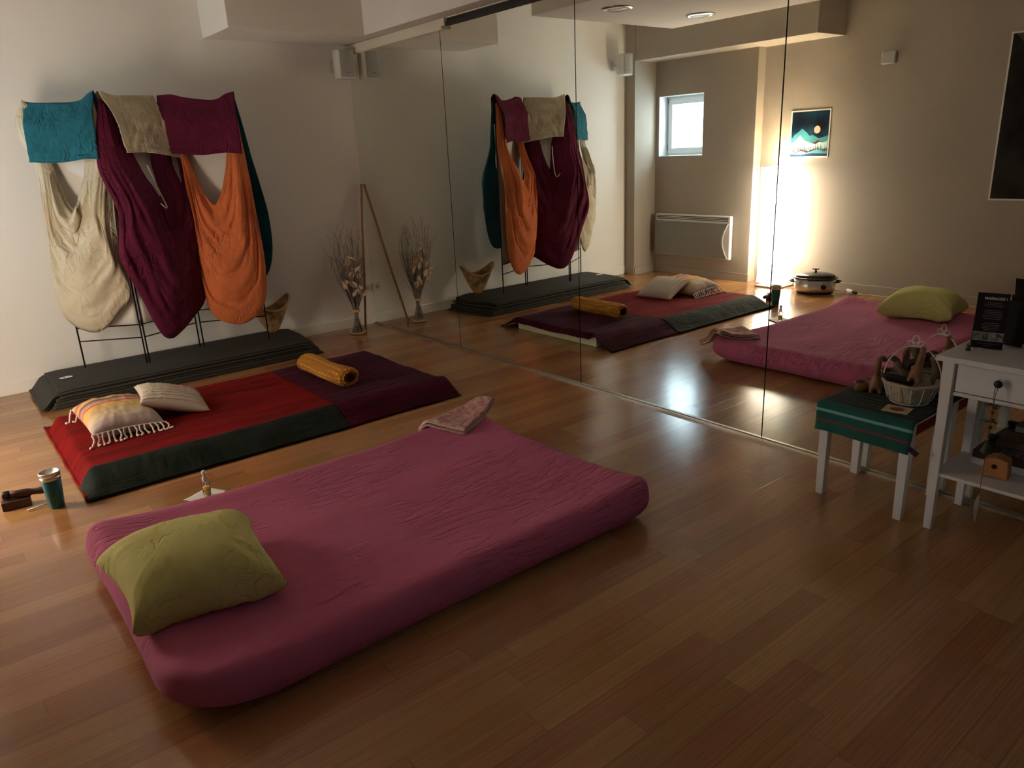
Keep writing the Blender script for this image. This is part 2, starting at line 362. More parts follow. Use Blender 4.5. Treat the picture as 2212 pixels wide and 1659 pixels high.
# left wall: column face, return, recess with the window, step, long wall
XR, XM = -4.03, -4.165
b = MB(); b.box((-4.3, -0.15, 0), (-3.65, 0.1, CH))
struct('wall_left_column', b, MT['taupe'])
WY0, WY1, WZ0, WZ1 = -0.865, -0.205, 1.425, 2.12
b = MB()
b.box((-4.3, -1.56, 0), (XR, -0.15, WZ0)); b.box((-4.3, -1.56, WZ1), (XR, -0.15, CH))
b.box((-4.3, -1.56, WZ0), (XR, WY0, WZ1)); b.box((-4.3, WY1, WZ0), (XR, -0.15, WZ1))
struct('wall_left', b, MT['taupe'])
b = MB(); b.box((-4.3, -6.80, 0), (XM, -1.56, CH)); b.box((-4.3, YB, 0), (XM, -7.25, CH)); b.box((-4.3, -7.25, 0), (XM, -6.80, 1.425)); b.box((-4.3, -7.25, 2.22), (XM, -6.80, CH))  # opening left for the added fill window
struct('wall_left_long', b, MT['taupe'])
# white reveal lining of the window opening
b = MB(); t = .004
b.box((-4.29, WY0, WZ0), (XR+.001, WY1, WZ0+t)); b.box((-4.29, WY0, WZ1-t), (XR+.001, WY1, WZ1))
b.box((-4.29, WY0, WZ0), (XR+.001, WY0+t, WZ1)); b.box((-4.29, WY1-t, WZ0), (XR+.001, WY1, WZ1))
struct('trim_window_reveal', b, MT['pvc'])
# window
wf = bpy.data.objects.new('window_1', None); wf.location = (-4.22, (WY0+WY1)/2, WZ0); link(wf); WL[wf] = Vector(wf.location); wf['kind'] = 'structure'
def ring(b, x0, x1, y0, y1, z0, z1, w_):
    b.box((x0, y0, z0), (x1, y1, z0+w_)); b.box((x0, y0, z1-w_), (x1, y1, z1))
    b.box((x0, y0, z0+w_), (x1, y0+w_, z1-w_)); b.box((x0, y1-w_, z0+w_), (x1, y1, z1-w_)); return b
e = .006
ring(MB(), -4.235, -4.18, WY0+e, WY1-e, WZ0+e, WZ1-e, .045).build('window_frame', MT['pvc'], wf, bevel=.004)
ring(MB(), -4.215, -4.165, WY0+.035, WY1-.035, WZ0+.035, WZ1-.035, .055).build('sash', MT['pvc'], wf, bevel=.006)
MB().box((-4.192, WY0+.088, WZ0+.088), (-4.188, WY1-.088, WZ1-.088)).build('pane', MT['glass'], wf)
b = MB(); b.box((-4.165, WY0+.05, 1.72), (-4.15, WY0+.075, 1.80)); b.box((-4.15, WY0+.055, 1.66), (-4.14, WY0+.07, 1.76)); b.build('window_handle', MT['white_plastic'], wf, bevel=.003)
for zz in (1.50, 2.03): MB().tube([(-4.172, WY1-.03, zz), (-4.172, WY1-.03, zz+.06)], .008).build('hinge', MT['bronze'], wf)
w2 = bpy.data.objects.new('added_fill_window', None); w2.location = (-4.22, -7.02, 1.425); link(w2); WL[w2] = Vector(w2.location); w2['kind'] = 'structure'  # added window out of view, lets in daylight as fill
ring(MB(), -4.235, -4.18, -7.245, -6.805, 1.43, 2.215, .045).build('window_frame', MT['pvc'], w2, bevel=.004)
ring(MB(), -4.215, -4.175, -7.21, -6.84, 1.46, 2.185, .055).build('sash', MT['pvc'], w2, bevel=.006)
MB().box((-4.197, -7.16, 1.51), (-4.193, -6.89, 2.13)).build('pane', MT['glass'], w2)
# beams, bulkheads, dropped ceiling
struct('trim_beam', MB().box((-4.2, -2.43, 2.515), (-3.66, -0.0, CH)), MT['taupe'], bevel=.003)
struct('trim_bulkhead_back', MB().box((-1.27, -0.60, 2.545), (0.0, 0.0, CH)), MT['ceil'], bevel=.004)
struct('trim_bulkhead_mirror', MB().box((-0.15, YB, 2.545), (0.0, -0.60, CH)), MT['ceil'], bevel=.004)
struct('ceiling_panel', MB().box((-2.90, YB+1.0, 2.66), (-1.07, -1.32, CH)), MT['ceil'], bevel=.004)
# baseboards
bh, bt = .092, .014
def board(name, pts, m):
    b = MB()
    for (x0, y0), (x1, y1), (nx, ny) in pts:
        b.box((min(x0,x1)+min(0,nx*bt), min(y0,y1)+min(0,ny*bt), 0), (max(x0,x1)+max(0,nx*bt), max(y0,y1)+max(0,ny*bt), bh))
    return struct(name, b, m, bevel=.003)
board('baseboard_back', [((-3.65, 0), (-0.001, 0), (0,-1))], MT['white_wall'])
board('baseboard_left', [((-3.65,-.001),(-3.65,-.15),(1,0)), ((-3.65,-.15),(XR,-.15),(0,-1)), ((XR,-.15),(XR,-1.56),(1,0)), ((XR+bt,-1.56),(XM,-1.56),(0,-1)), ((XM,-1.56),(XM,YB),(1,0))], MT['taupe'])
# strip over the mirrors, dark track, floor rail
struct('trim_mirror_head', MB().box((-0.03, -1.60, 2.465), (0.0, -0.002, 2.54)), MT['cream_trim'], bevel=.002)
struct('trim_mirror_track', MB().box((-0.02, YB, 2.485), (0.0, -1.60, 2.515)), MT['dark_board'])
b = MB(); b.box((-0.026, -7.4, 0), (-0.008, -0.0, .004)); b.box((-0.026, -7.4, 0.004), (-0.022, 0, .012)); b.box((-0.011, -7.4, 0.004), (-0.007, 0, .016))
struct('trim_mirror_rail', b, MT['alu'])

# mirrors
ys = [0.0, -1.500, -2.962, -4.400, -5.86]
lab = ['tall wall mirror panel in the corner, behind the leaning pole and dried flowers',
       'tall wall mirror panel second from the back corner, reflecting the draped screen',
       'tall wall mirror panel third from the back corner, reflecting the small window',
       'tall wall mirror panel behind the white stool and side table']
for k in range(4):
    o = MB().box((-0.006, ys[k+1]+.0035, .012), (0.0, ys[k]-.0035, 2.465+(0.02 if k else 0))).build('wall_mirror', MT['mirror'])
    tag(o, lab[k], 'mirror', 'floor to ceiling mirror panels')
b = MB().tube([(-.03,-1.585,2.475),(-.045,-1.585,2.475)], .012, 10); tag(b.build('mirror_clip', MT['raffia'], smooth=True), 'small yellowish clip at the end of the cream strip above the mirrors', 'clip')

# ------------------------------------------------------------------ floor lamp
LX, LY = -4.0, -1.925
t = thing('floor_lamp', (LX, LY, 0), 'lit white rice paper pillar floor lamp against the taupe wall', 'lamp')
def sq(cx, cy, h, a): 
    return [(cx+h*math.sqrt(2)*math.cos(a+PI/4+k*PI/2), cy+h*math.sqrt(2)*math.sin(a+PI/4+k*PI/2)) for k in range(4)]
secs = [(.045, .138, .02), (.25, .137, .05), (.56, .140, .0), (.90, .142, -.03), (1.295, .146, .0)]
for k, ((z0, h0, a0), (z1, h1, a1)) in enumerate(zip(secs, secs[1:])):
    b = MB(); n = 6; R_ = []
    for i in range(n+1):
        q = i/n; hh = h0+(h1-h0)*q - .006*math.sin(PI*q); R_.append([b.vert((x, y, z0+.002+(z1-z0-.004)*q)) for x, y in sq(LX, LY, hh, a0+(a1-a0)*q)])
    for A, B in zip(R_, R_[1:]):
        for j in range(4): b.face((A[j], A[(j+1)%4], B[(j+1)%4], B[j]))
    if k == 0: b.face(R_[0][::-1])
    b.build('lamp_shade', MT['lamp_low'] if k == 0 else MT['lamp'], t)
for z0, h0, a0 in secs:
    P = [(x, y, z0) for x, y in sq(LX, LY, h0+.003, a0)]; b = MB()
    for k in range(4): b.tube([P[k], P[(k+1)%4]], .0022, 6)
    b.build('wire_frame', MT['black_metal'], t)
for z_ in (.50, .82):
    MB().lathe([(0,-.05),(.03,-.045),(.05,-.01),(.045,.02),(.03,.04),(0,.05)], (LX, LY, z_), 16).build('bulb', MT['bulb'], t, smooth=True)
b = MB(); b.tube([(LX,LY,.04),(LX,LY,1.06)], .006, 8); b.build('inner_rod', MT['black_metal'], t)
b = MB(); b.box((LX-.15, LY-.15, .0), (LX+.15, LY+.15, .018)); b.box((LX-.04, LY-.04, .018), (LX+.04, LY+.04, .04))
b.build('lamp_base', MT['white_plastic'], t, bevel=.01)

# ------------------------------------------------------------------ radiator
t = thing('wall_radiator', (XR, -.785, .24), 'white electric wall radiator with grey grille front under the small window', 'radiator')
x0 = XR+.015
b = MB().box((x0, -1.345, .24), (x0+.05, -.225, .745)); b.build('casing', MT['white_plastic'], t, bevel=.015, seg=3)
poly = [(-.235, .25), (-.235, .66)]
arc = [(-1.325+.075*math.cos(PI/2*(q*2-1)) , .66-(.41)*q) for q in [i/14 for i in range(15)]]
poly += arc
b = MB().prism(poly, .022, (x0+.048, 0, 0), ((0,1,0),(0,0,1),(1,0,0))); b.build('front_grille', MT['grey_grille'], t, bevel=.004)
b = MB()
for k in range(3): b.box((x0+.046, -1.31, .682+k*.018), (x0+.0525, -.25, .690+k*.018))
b.build('air_slot', MT['black_plastic'], t)
for y_ in (-1.15, -.40): MB().box((x0-.015, y_-.05, .40), (x0+.01, y_+.05, .6)).build('wall_bracket', MT['black_metal'], t)

# ------------------------------------------------------------------ wall speakers
def speaker(cx, cy, cz, ang, side, label):
    t = thing('wall_speaker', (cx, cy, cz-.13), label, 'speaker', 'small white wall speakers near the ceiling')
    X = Matrix.Translation((cx, cy, cz)) @ Matrix.Rotation(ang, 4, 'Z')
    # local: front faces -y
    b = MB(X); N = 10
    prof = [(-.078,.055),(-.085,.0),(-.072,-.062),(.072,-.062),(.085,.0),(.078,.055),(.045,.075),(-.045,.075)]
    b.prism([(p[0], p[1]) for p in prof], .235, (0, 0, -.1175)); b.build('cabinet', MT['speaker_body'], t, bevel=.008, seg=3)
    g = MB(X); pr = []
    for i in range(N+1):
        q = -1+2*i/N; pr.append((q*.067, -.066-.014*(1-q*q)))
    pr += [(.067, -.060), (-.067, -.060)]
    g.prism(pr, .212, (0, 0, -.106)); o = g.build('grille', MT['speaker_grille'], t, bevel=.003)
    MB(X).box((-.014, -.083, -.071), (.014, -.079, -.067)).build('badge', MT['black_plastic'], o)
    b = MB(); p0 = X @ Vector((0, .07, 0)); b.tube([p0, (cx+side*.02, -.03, cz), (cx+side*.045, -.008, cz)], .011, 8)
    b.box((cx+side*.05-.022, -.012, cz-.055), (cx+side*.05+.022, 0, cz+.055)); b.build('wall_bracket', MT['speaker_body'], t)
speaker(-.128, -.15, 2.370, -.03, -1, 'white wall speaker in the mirrored corner above the leaning pole')
speaker(-3.47, -.15, 2.472, .10, 1, 'white wall speaker seen only in the mirror, beside the taupe column')

# motion sensor, outlet
b = MB().box((XM, -2.965, 2.205), (XM+.045, -2.835, 2.315)); tag(b.build('motion_sensor', MT['sensor'], bevel=.01), 'small pale box sensor high on the taupe wall', 'sensor')
t = thing('wall_outlet', (-.065, 0, .32), 'small white wall socket low in the mirrored corner', 'socket')
MB().box((-.105, -.009, .32), (-.025, 0, .40)).build('cover_plate', MT['white_plastic'], t, bevel=.003)
b = MB(Matrix.Translation((-.065,-.009,.36)) @ Matrix.Rotation(PI/2, 4, 'X')).lathe([(.021,0),(.021,.003),(.018,.003),(.018,.001),(.0,.001)], n=20); b.build('socket', MT['sensor'], t)

# ceiling spots
for k, (x, y) in enumerate(((-1.50, -1.90), (-2.465, -1.99))):
    t = thing('ceiling_spotlight', (x, y, 2.65), ['round chrome recessed ceiling light nearer the mirror', 'round chrome recessed ceiling light farther from the mirror'][k], 'ceiling light', 'round recessed ceiling lights')
    MB().lathe([(.085,.008),(.125,.006),(.13,.0),(.125,-.012),(.09,-.018),(.085,-.012)], (x, y, 2.662), 32).build('bezel', MT['chrome'], t, smooth=True)
    MB().lathe([(.0,-.002),(.09,-.004),(.09,.004),(0,.004)], (x, y, 2.652), 32).build('lens', MT['white_plastic'], t, smooth=True)

# ------------------------------------------------------------------ mountain print
def picture(y0, y1, z0, z1):
    W, H = y0-y1, z1-z0       # y decreases to the right as seen from the room's mirror; from the room it runs left
    t = thing('mountain_print', (XM, (y0+y1)/2, z0), 'small print of teal mountains under a pale moon above the lamp', 'picture')
    X = XM
    MB().box((X+.001, y1, z0), (X+.006, y0, z1)).build('backing', MT['paper'], t)
    mats = [MT[k] for k in ('sky_art','art_teal','art_pale','art_wine','art_mid','art_tree','art_navy','art_moon')]
    b = MB(); d = [0]
    def layer(mi, poly):
        b.mi = mi; d[0] += .0003
        # picture coords: px 0..1 measured in the mirror's view left->right (y0 -> y1)
        i = [b.vert((X+.0063+d[0], y0-(.03+.94*max(0,min(1,p[0])))*W, z0+(.03+.94*max(0,min(1,p[1])))*H)) for p in poly]; b.face(i)
    layer(0, [(0,0),(1,0),(1,1),(0,1)])
    layer(7, [(.70+.085*math.cos(a*PI/12), .59+.085*math.sin(a*PI/12)) for a in range(24)])
    layer(1, [(0,0),(1,0),(1,.46),(.88,.42),(.75,.40),(.60,.47),(.5,.46),(.42,.54),(.29,.63),(.2,.56),(.1,.50),(.03,.42),(0,.42)])
    layer(3, [(.4,0),(1,0),(1,.32),(.9,.30),(.74,.36),(.62,.30),(.5,.31)])
    layer(2, [(0,0),(1,0),(1,.34),(.88,.30),(.78,.32),(.68,.27),(.55,.30),(.45,.33),(.35,.37),(.25,.48),(.16,.40),(.08,.33),(0,.29)])
    layer(4, [(0,0),(.45,0),(.5,.08),(.42,.20),(.34,.27),(.28,.18),(.15,.10),(0,.14)])
    layer(3, [(0,.08),(.15,.10),(.3,.16),(.5,.12),(.7,.18),(.85,.14),(1,.18),(1,0),(0,0)])
    layer(4, [(0,.0),(1,0),(1,.17),(.9,.12),(.75,.20),(.6,.12),(.45,.08),(.3,.13),(.12,.07),(0,.10)])
    rr = random.Random(3)
    for k in range(24):
        px = .03+.94*k/23+rr.uniform(-.015,.015); h = rr.uniform(.07, .17); zb = .10+rr.uniform(0,.05); wv = .012
        b.mi = 5; d[0] += .00001
        pts = [(px-wv, zb), (px+wv, zb), (px, zb+h)]
        i = [b.vert((X+.0063+d[0], y0-(.03+.94*p[0])*W, z0+(.03+.94*p[1])*H)) for p in pts]; b.face(i)
    layer(6, [(0,0),(1,0),(1,.05),(.6,.07),(.3,.04),(0,.06)])
    b.build('artwork', mats, t)
picture(-1.912, -2.357, 1.368, 1.846)
t = thing('dark_poster', (XM, -4.5, .97), 'large dark unframed photo poster with thin white border', 'poster')
MB().box((XM+.001, -5.25, .97), (XM+.006, -3.905, 2.345)).build('border', MT['paper'], t)
b = MB(); b.box((XM+.006, -5.24, .985), (XM+.007, -3.92, 2.33)); b.mi = 1
i = [b.vert((XM+.0074, -y_, z_)) for y_, z_ in ((3.945,2.329),(5.24,2.329),(5.24,1.9),(4.6,2.03),(4.3,2.10),(4.05,2.20))]; b.face(i)
b.build('photo', [MT['darkposter'], MT['poster_grey']], t)

# ------------------------------------------------------------------ roaster pot
t = thing('electric_roaster', (-3.90, -2.47, 0), 'oval steel electric roaster pot with black domed lid on the floor by the lamp', 'cooker')
ang = math.atan2(.87, .48)
X = Matrix.Translation((-3.90, -2.47, 0)) @ Matrix.Rotation(ang, 4, 'Z')   # local x = long axis, -y = front
sy = .70
MB(X).lathe([(0,.025),(.185,.025),(.197,.032),(.203,.06),(.207,.155),(.195,.158),(0,.158)], n=48, sy=sy).build('steel_body', MT['chrome'], t, smooth=True)
MB(X).lathe([(0,.004),(.17,.004),(.185,.012),(.187,.028),(0,.028)], n=40, sy=sy).build('base', MT['black_plastic'], t, smooth=True)
MB(X).lathe([(.20,.158),(.222,.160),(.226,.168),(.218,.174),(.20,.172)], n=48, sy=sy).build('rim', MT['enamel'], t, smooth=True)
lid = MB(X).lathe([(0,.174),(.198,.174),(.200,.188),(.190,.196),(.16,.209),(.10,.220),(0,.226)], n=48, sy=sy).build('lid', MT['enamel'], t, smooth=True)
b = MB(X); b.lathe([(0,.222),(.020,.223),(.012,.232),(.008,.246),(.012,.250),(0,.250)], n=16); b.box((-.034,-.009,.248),(.034,.009,.258)); b.build('lid_knob', MT['black_plastic'], lid, bevel=.003)
for s_ in (-1, 1):
    b = MB(X); b.tube([(s_*.20,-.05,.125),(s_*.235,-.045,.13),(s_*.25,0,.132),(s_*.235,.045,.13),(s_*.20,.05,.125)], .009, 8); b.build('handle', MT['black_plastic'], t, smooth=True)
b = MB(X @ Matrix.Translation((-.085,-.130,.085)) @ Matrix.Rotation(-.25,4,'Z') @ Matrix.Rotation(PI/2,4,'X')); b.lathe([(.0,0),(.026,0),(.026,.014),(.022,.020),(0,.020)], n=20)
b.box((-.005,-.02,.02),(.005,.02,.026)); kb = b.build('control_knob', MT['black_plastic'], t)
b = MB(X); b.tube([(-.085,-.135,.125),(-.085,-.1365,.133)], .003, 6); b.build('pilot_light', MT['black_plastic'], t)
for a_ in (.6, 2.5, 3.8, 5.7): MB(X).lathe([(0,0),(.012,0),(.014,.012),(0,.012)], (.15*math.cos(a_), .15*sy*math.sin(a_), 0), 12).build('foot', MT['black_plastic'], t)

# plug and cables
t = thing('extension_socket', (-4.08, -2.77, 0), 'white plug adapter lying on the floor beside the roaster pot', 'plug')
X = Matrix.Translation((-4.08, -2.77, .022)) @ Matrix.Rotation(.5, 4, 'Z')
b = MB(X); b.tube([(0,-.05,0),(0,.03,0)], .022, 14); b.tube([(0,.03,.005),(0,.05,.01)], .016, 12); b.build('plug_body', MT['white_plastic'], t, smooth=True, bevel=.003)
b = MB(X); b.box((-.014,-.10,-.012),(.014,-.05,.012)); b.build('black_plug', MT['black_plastic'], t, bevel=.004)
b = MB(); b.tube(spline([(-4.10,-2.73,.012),(-4.13,-2.62,.006),(-4.10,-2.52,.006),(-4.07,-2.40,.03)], 20), .0035, 6); tag(b.build('power_cord', MT['black_plastic'], smooth=True), 'black power cord between the roaster pot and the plug adapter', 'cord')
b = MB(); b.tube(spline([(-4.06,-2.86,.012),(-4.10,-3.0,.006),(-4.13,-3.3,.0055),(-4.11,-3.7,.0055),(-4.13,-4.2,.0055),(-4.12,-4.9,.0055),(-4.13,-5.6,.0055)], 50), .0045, 6)
tag(b.build('extension_cable', MT['cable_white'], smooth=True), 'white extension cable along the taupe baseboard', 'cable')
b = MB(); b.tube(spline([(-3.93,-2.12,.005),(-4.02,-2.2,.005),(-4.12,-2.25,.005),(-4.12,-2.33,.005)], 16), .0035, 6); tag(b.build('lamp_cord', MT['cable_white'], smooth=True), 'thin pale cord on the floor between lamp and roaster pot', 'cord')

# ------------------------------------------------------------------ exercise mat stack
NM = 10; TH = .0143
ordn = ['lowest', 'second from the bottom', 'third from the bottom', 'fourth from the bottom', 'fifth from the bottom', 'fifth from the top', 'fourth from the top', 'third from the top', 'second from the top', 'topmost']
rm = random.Random(5)
for k in range(NM):
    top = k == NM-1
    xa = -2.872 - .075*(1-k/7.0 if k < 7 else 0) + rm.uniform(-.008,.008) ; xb = -.93 + rm.uniform(-.03,.03) + (.08 if k < 5 else 0)
    ya = -.70 + rm.uniform(-.03,.012) - .014*(9-k)/9; yb = -.075+rm.uniform(-.01,.01)
    drape = k in (7, 8)
    if drape: xa = -3.0 if k == 8 else -2.975
    zt = k*TH; ph = rm.uniform(0, 10)
    def fn(a, c, xa=xa, xb=xb, ya=ya, yb=yb, zt=zt, k=k, ph=ph, drape=drape):
        x = xa+(xb-xa)*a; y = ya+(yb-ya)*c
        # cut corner at the right end, slightly slumped edges
        x -= .06*ss(.93, 1, a)*ss(.4, 1, 1-c)
        z = zt + .0015
        z -= zt*(.08+.05*nz(x*1.8, k*.35, 2))*ss(-.55, -.72, y)
        z -= zt*.14*ss(-1.10, -.90, x)
        z -= zt*.04*ss(-2.80, -2.87, x)
        if drape: q_ = ss(-2.872-.012*(k-7), -2.975-.02*(k-7), x); z = z*(1-q_)+(.003+(k-7)*TH)*q_
        return (x, y, z)
    b = MB(); b.grid(fn, 90, 20)
    o = b.build('exercise_mat', MT['mat'], solid=TH*.74, off=1, smooth=True)
    tag(o, 'dark grey foam exercise mat, %s of the stack%s' % (ordn[k], ' with a white oval logo' if top else ''), 'mat', 'stacked dark grey exercise mats')
    if top:
        lg = MB().lathe([(0,0),(.055,0),(.055,.0012),(0,.0012)], (-2.775,-.40,.1462), 32, sx=.8, sy=.55); lo = lg.build('logo', MT['paper'], o)
        bb = MB()
        for j in range(6): bb.box((-2.792+.000, -.424+j*.008, .1475), (-2.786+(.004 if j%2 else 0), -.419+j*.008, .148))
        bb.build('logo_lettering', MT['print_dim'], lo)

# ------------------------------------------------------------------ folding screen
ZB = .157; ZT = 2.03
posts = {'A': ((-2.62,-.25),(-2.235,-.485)), 'B': ((-2.215,-.485),(-1.775,-.28)), 'C': ((-1.745,-.285),(-1.27,-.49))}
t = thing('folding_screen', (-1.95, -.38, ZB), 'three-panel black metal folding screen with white cloth standing on the mats', 'screen')
for nm, (p, q) in posts.items():
    b = MB()
    P = Vector((*p, 0)); Q = Vector((*q, 0)); d = (Q-P).normalized()
    for S in (P, Q): b.tube([S+Vector((0,0,ZB)), S+Vector((0,0,ZT+.02))], .006, 8)
    for z in (.36, .46, ZT): b.tube([P+Vector((0,0,z)), Q+Vector((0,0,z))], .005, 8)
    fr = b.build('panel_frame', MT['black_metal'], t, smooth=True)
    c = MB()
    c.grid(lambda a, z, P=P, Q=Q: (P.lerp(Q, .02+.96*a)+Vector((0, 0, .465+(ZT-.47)*z))+Vector((d.y,-d.x,0))*(.004*math.sin(a*9+z*3)))[:], 16, 20)
    c.build('panel_cloth', MT['screen_cloth'], t, smooth=True, solid=.002)
for (x, y) in ((-2.225,-.487), (-1.76,-.282)):
    for z in (.47, 1.2, 1.9): MB().tube([(x,y,z-.02),(x,y,z+.02)], .011, 8).build('hinge', MT['black_metal'], t)

def panel_frame(nm):
    p, q = posts[nm]; P = Vector((*p, 0)); Q = Vector((*q, 0)); d = Q-P; n = Vector((d.y, -d.x, 0)).normalized(); return P, d, n
def swag(name, nm, inner, outer, m, label, off=.10, bulge=.10, seed=0, nu=110, nv=44, fold=.02, back=False, pin=.02, side=0):
    P, d, n = panel_frame(nm); A = spline([(s, z, 0) for s, z in inner], nu); B = spline([(s, z, 0) for s, z in outer], nu)
    sg = -1 if back else 1
    def fn(a, v):
        i = round(a*nu); vv = v
        # gather folds: bunch the spacing between inner and outer
        q = vv + .02*math.sin(vv*24+seed)*math.sin(PI*a)
        q = min(1, max(0, q)); s_ = A[i].x*(1-q)+B[i].x*q; z = A[i].y*(1-q)+B[i].y*q
        hang = ss(1.66, 1.28, z)                    # 0 at the top bar
        o_ = pin + (off-pin)*hang + bulge*math.sin(PI*min(1, q*.96+.04))**.7*math.sin(PI*a)**.8
        o_ += side*max(0, 1-2*a)*math.sin(PI*a*1.0)*hang
        fo = (nz(q*5.5+seed, a*1.6, seed)*1.0 + .55*nz(q*13+seed, a*3.0, seed+5))
        rid = (.5-abs(nz(q*7-a*2.6+seed, a*2.0+seed, 3)))*1.1*(1-.55*ss(.6,1,q))
        fine = .30*nz(q*26+seed, a*14, 9)+.22*nz(q*40, a*30+seed, 2)
        o_ += (fo+rid+fine)*fold*(.12+.88*hang)*(1-.5*ss(.93,1,q))
        pt = P + d*s_ + n*(o_*sg); pt.z = z + .010*nz(a*14, q*4, seed)*(1 if .1 < a < .9 else 0); return pt
    b = MB(); b.grid(fn, nu, nv)
    o = b.build(name, m, smooth=True, solid=.004, off=0); tag(o, label, 'cloth', 'cloths draped over the folding screen')
    o['_'] = 0; del o['_']
    return o, fn
def flap(name, nm, topc, botc, m, label, off=.032, seed=0, back=.25):
    P, d, n = panel_frame(nm); nu = 40; A = spline([(s, z, 0) for s, z in topc], nu); B = spline([(s, z, 0) for s, z in botc], nu)
    def fn(a, v):
        i = round(a*nu); q = v
        if q < .22:      # behind the bar
            k = q/.22; s_ = A[i].x; z = A[i].y - back*(1-k); o_ = -.030 - .008*nz(a*4, k, seed)
            if k > .93: o_ = -.03+.02*ss(.93,1,k)
        elif q < .30:
            k = (q-.22)/.08; s_ = A[i].x; z = A[i].y+.012*math.sin(PI*k); o_ = -.012+(.034)*k
        else:
            k = (q-.30)/.70; s_ = A[i].x*(1-k)+B[i].x*k; z = A[i].y*(1-k)+B[i].y*k; o_ = .022+(off+.030)*ss(0,.45,k)+.02*k+.016*nz(a*3+seed, k*2.5, seed)+.008*nz(a*9+k*5, k*6, seed)+.004*nz(a*26,k*22,seed)
            if k > .93: o_ += .006
        pt = P+d*s_+n*o_; pt.z = z; return pt
    b = MB(); b.grid(fn, nu, 50); o = b.build(name, m, smooth=True, solid=.004, off=0)
    tag(o, label, 'cloth', 'cloths draped over the folding screen')
    h = MB(); h.tube([Vector(fn(i/nu, 1.0)) for i in range(nu+1)], .0055, 6); h.build('hem', m, o, smooth=True)
    return o
o, fnc = swag('draped_cloth', 'A', [(.07,2.03),(.17,1.80),(.26,1.62),(.36,1.46),(.49,1.36),(.60,1.45),(.70,1.62),(.80,1.80),(.88,2.03)],
     [(-.01,2.07),(-.17,1.95),(-.16,1.80),(-.05,1.66),(.0,1.445),(.02,1.19),(-.02,.90),(-.09,.73),(-.05,.58),(.14,.475),(.38,.44),(.62,.49),(.84,.59),(1.05,.71),(1.0,.97),(1.04,1.2),(1.08,1.45),(1.07,1.75),(1.0,2.05)],
     MT['cream'], 'long cream cloth slung in a deep U over the left panel', off=.09, bulge=.10, seed=1, fold=.036)
b = MB(); b.grid(lambda a, v: Vector(fnc(.28+.30*a, .02+.20*v*(1-.3*abs(a-.5))))+Vector((-.25,-.39,0)).normalized()*(.02+.03*math.sin(PI*v))+Vector((0,0,.012*nz(a*9,v*5,2))), 20, 12)
b.build('rolled_edge', MT['cream'], o, smooth=True, solid=.004)
o, fnb = swag('draped_cloth', 'B', [(.10,2.03),(.22,1.85),(.356,1.67),(.44,1.48),(.49,1.38),(.57,1.50),(.64,1.67),(.75,1.85),(.88,2.03)],
     [(.0,2.06),(-.08,1.95),(-.17,1.80),(-.26,1.55),(-.29,1.27),(-.38,1.05),(-.37,.94),(-.22,.75),(-.03,.50),(.12,.36),(.30,.325),(.50,.36),(.78,.44),(1.01,.53),(1.10,.70),(1.06,1.02),(1.03,1.35),(1.02,1.65),(1.0,2.04)],
     MT['burg'], 'long burgundy cloth slung over the middle panel, hanging lowest', off=.12, bulge=.13, seed=4, fold=.034, side=.10)
b = MB(); b.tube([Vector(fnb(a, 1.0))+Vector((0,-.006,0)) for a in [.66+.30*i/40 for i in range(41)]], .0045, 6); b.build('edge_piping', MT['piping'], o, smooth=True)
b = MB(); b.tube(spline([Vector(fnb(.44,.02))+Vector((-.01,-.02,.14)), Vector(fnb(.46,.05))+Vector((0,-.03,.05)), Vector(fnb(.47,.10))+Vector((.0,-.03,.0)), Vector(fnb(.42,.12))+Vector((-.02,-.03,-.01))], 16), .005, 6); b.build('loose_tie', MT['piping'], o, smooth=True)
o, fno = swag('draped_cloth', 'C', [(.12,2.03),(.18,1.80),(.25,1.65),(.37,1.44),(.52,1.30),(.64,1.38),(.73,1.52),(.79,1.66),(.84,1.85),(.90,2.03)],
     [(.03,2.06),(.10,1.88),(.15,1.68),(.165,1.38),(.20,1.0),(.17,.65),(.24,.44),(.40,.36),(.57,.335),(.74,.35),(.90,.40),(1.06,.54),(1.12,.84),(1.10,1.15),(1.08,1.40),(1.04,1.70),(1.0,2.04)],
     MT['orange'], 'long orange cloth slung over the right panel', off=.10, bulge=.12, seed=9, fold=.040)
o, fn2 = swag('draped_cloth', 'C', [(.30,2.02),(.36,1.8),(.5,1.55),(.7,1.42),(.88,1.55),(.96,1.8),(.99,2.02)],
     [(.10,2.05),(.04,1.7),(.02,1.3),(.12,.95),(.35,.68),(.72,.60),(1.08,.66),(1.24,.86),(1.26,1.15),(1.20,1.40),(1.13,1.65),(1.07,1.88),(1.02,2.05)],
     MT['teal'], 'dark teal cloth hanging behind the right panel beside the orange cloth', off=.09, bulge=.05, seed=13, fold=.022, back=True)
flap('folded_cloth', 'A', [(.0,2.045),(.13,2.035),(.42,2.030),(.77,2.035),(.93,2.08),(1.02,2.10)], [(-.02,1.665),(.25,1.655),(.5,1.655),(.8,1.67),(.985,1.665)], MT['teal'], 'short teal cloth folded over the top of the left panel', seed=2)
flap('folded_cloth', 'B', [(.02,2.105),(.26,2.075),(.6,2.080),(.93,2.085)], [(.14,1.70),(.45,1.70),(.8,1.675),(1.06,1.655)], MT['cream'], 'short cream cloth folded over the top of the middle panel', off=.040, seed=6)
flap('folded_cloth', 'C', [(-.04,2.085),(.15,2.09),(.35,2.065),(.72,2.045),(.9,2.085),(1.02,2.10)], [(-.03,1.69),(.25,1.675),(.5,1.665),(.8,1.675),(1.03,1.66)], MT['burg'], 'short burgundy cloth folded over the top of the right panel', off=.046, seed=8)
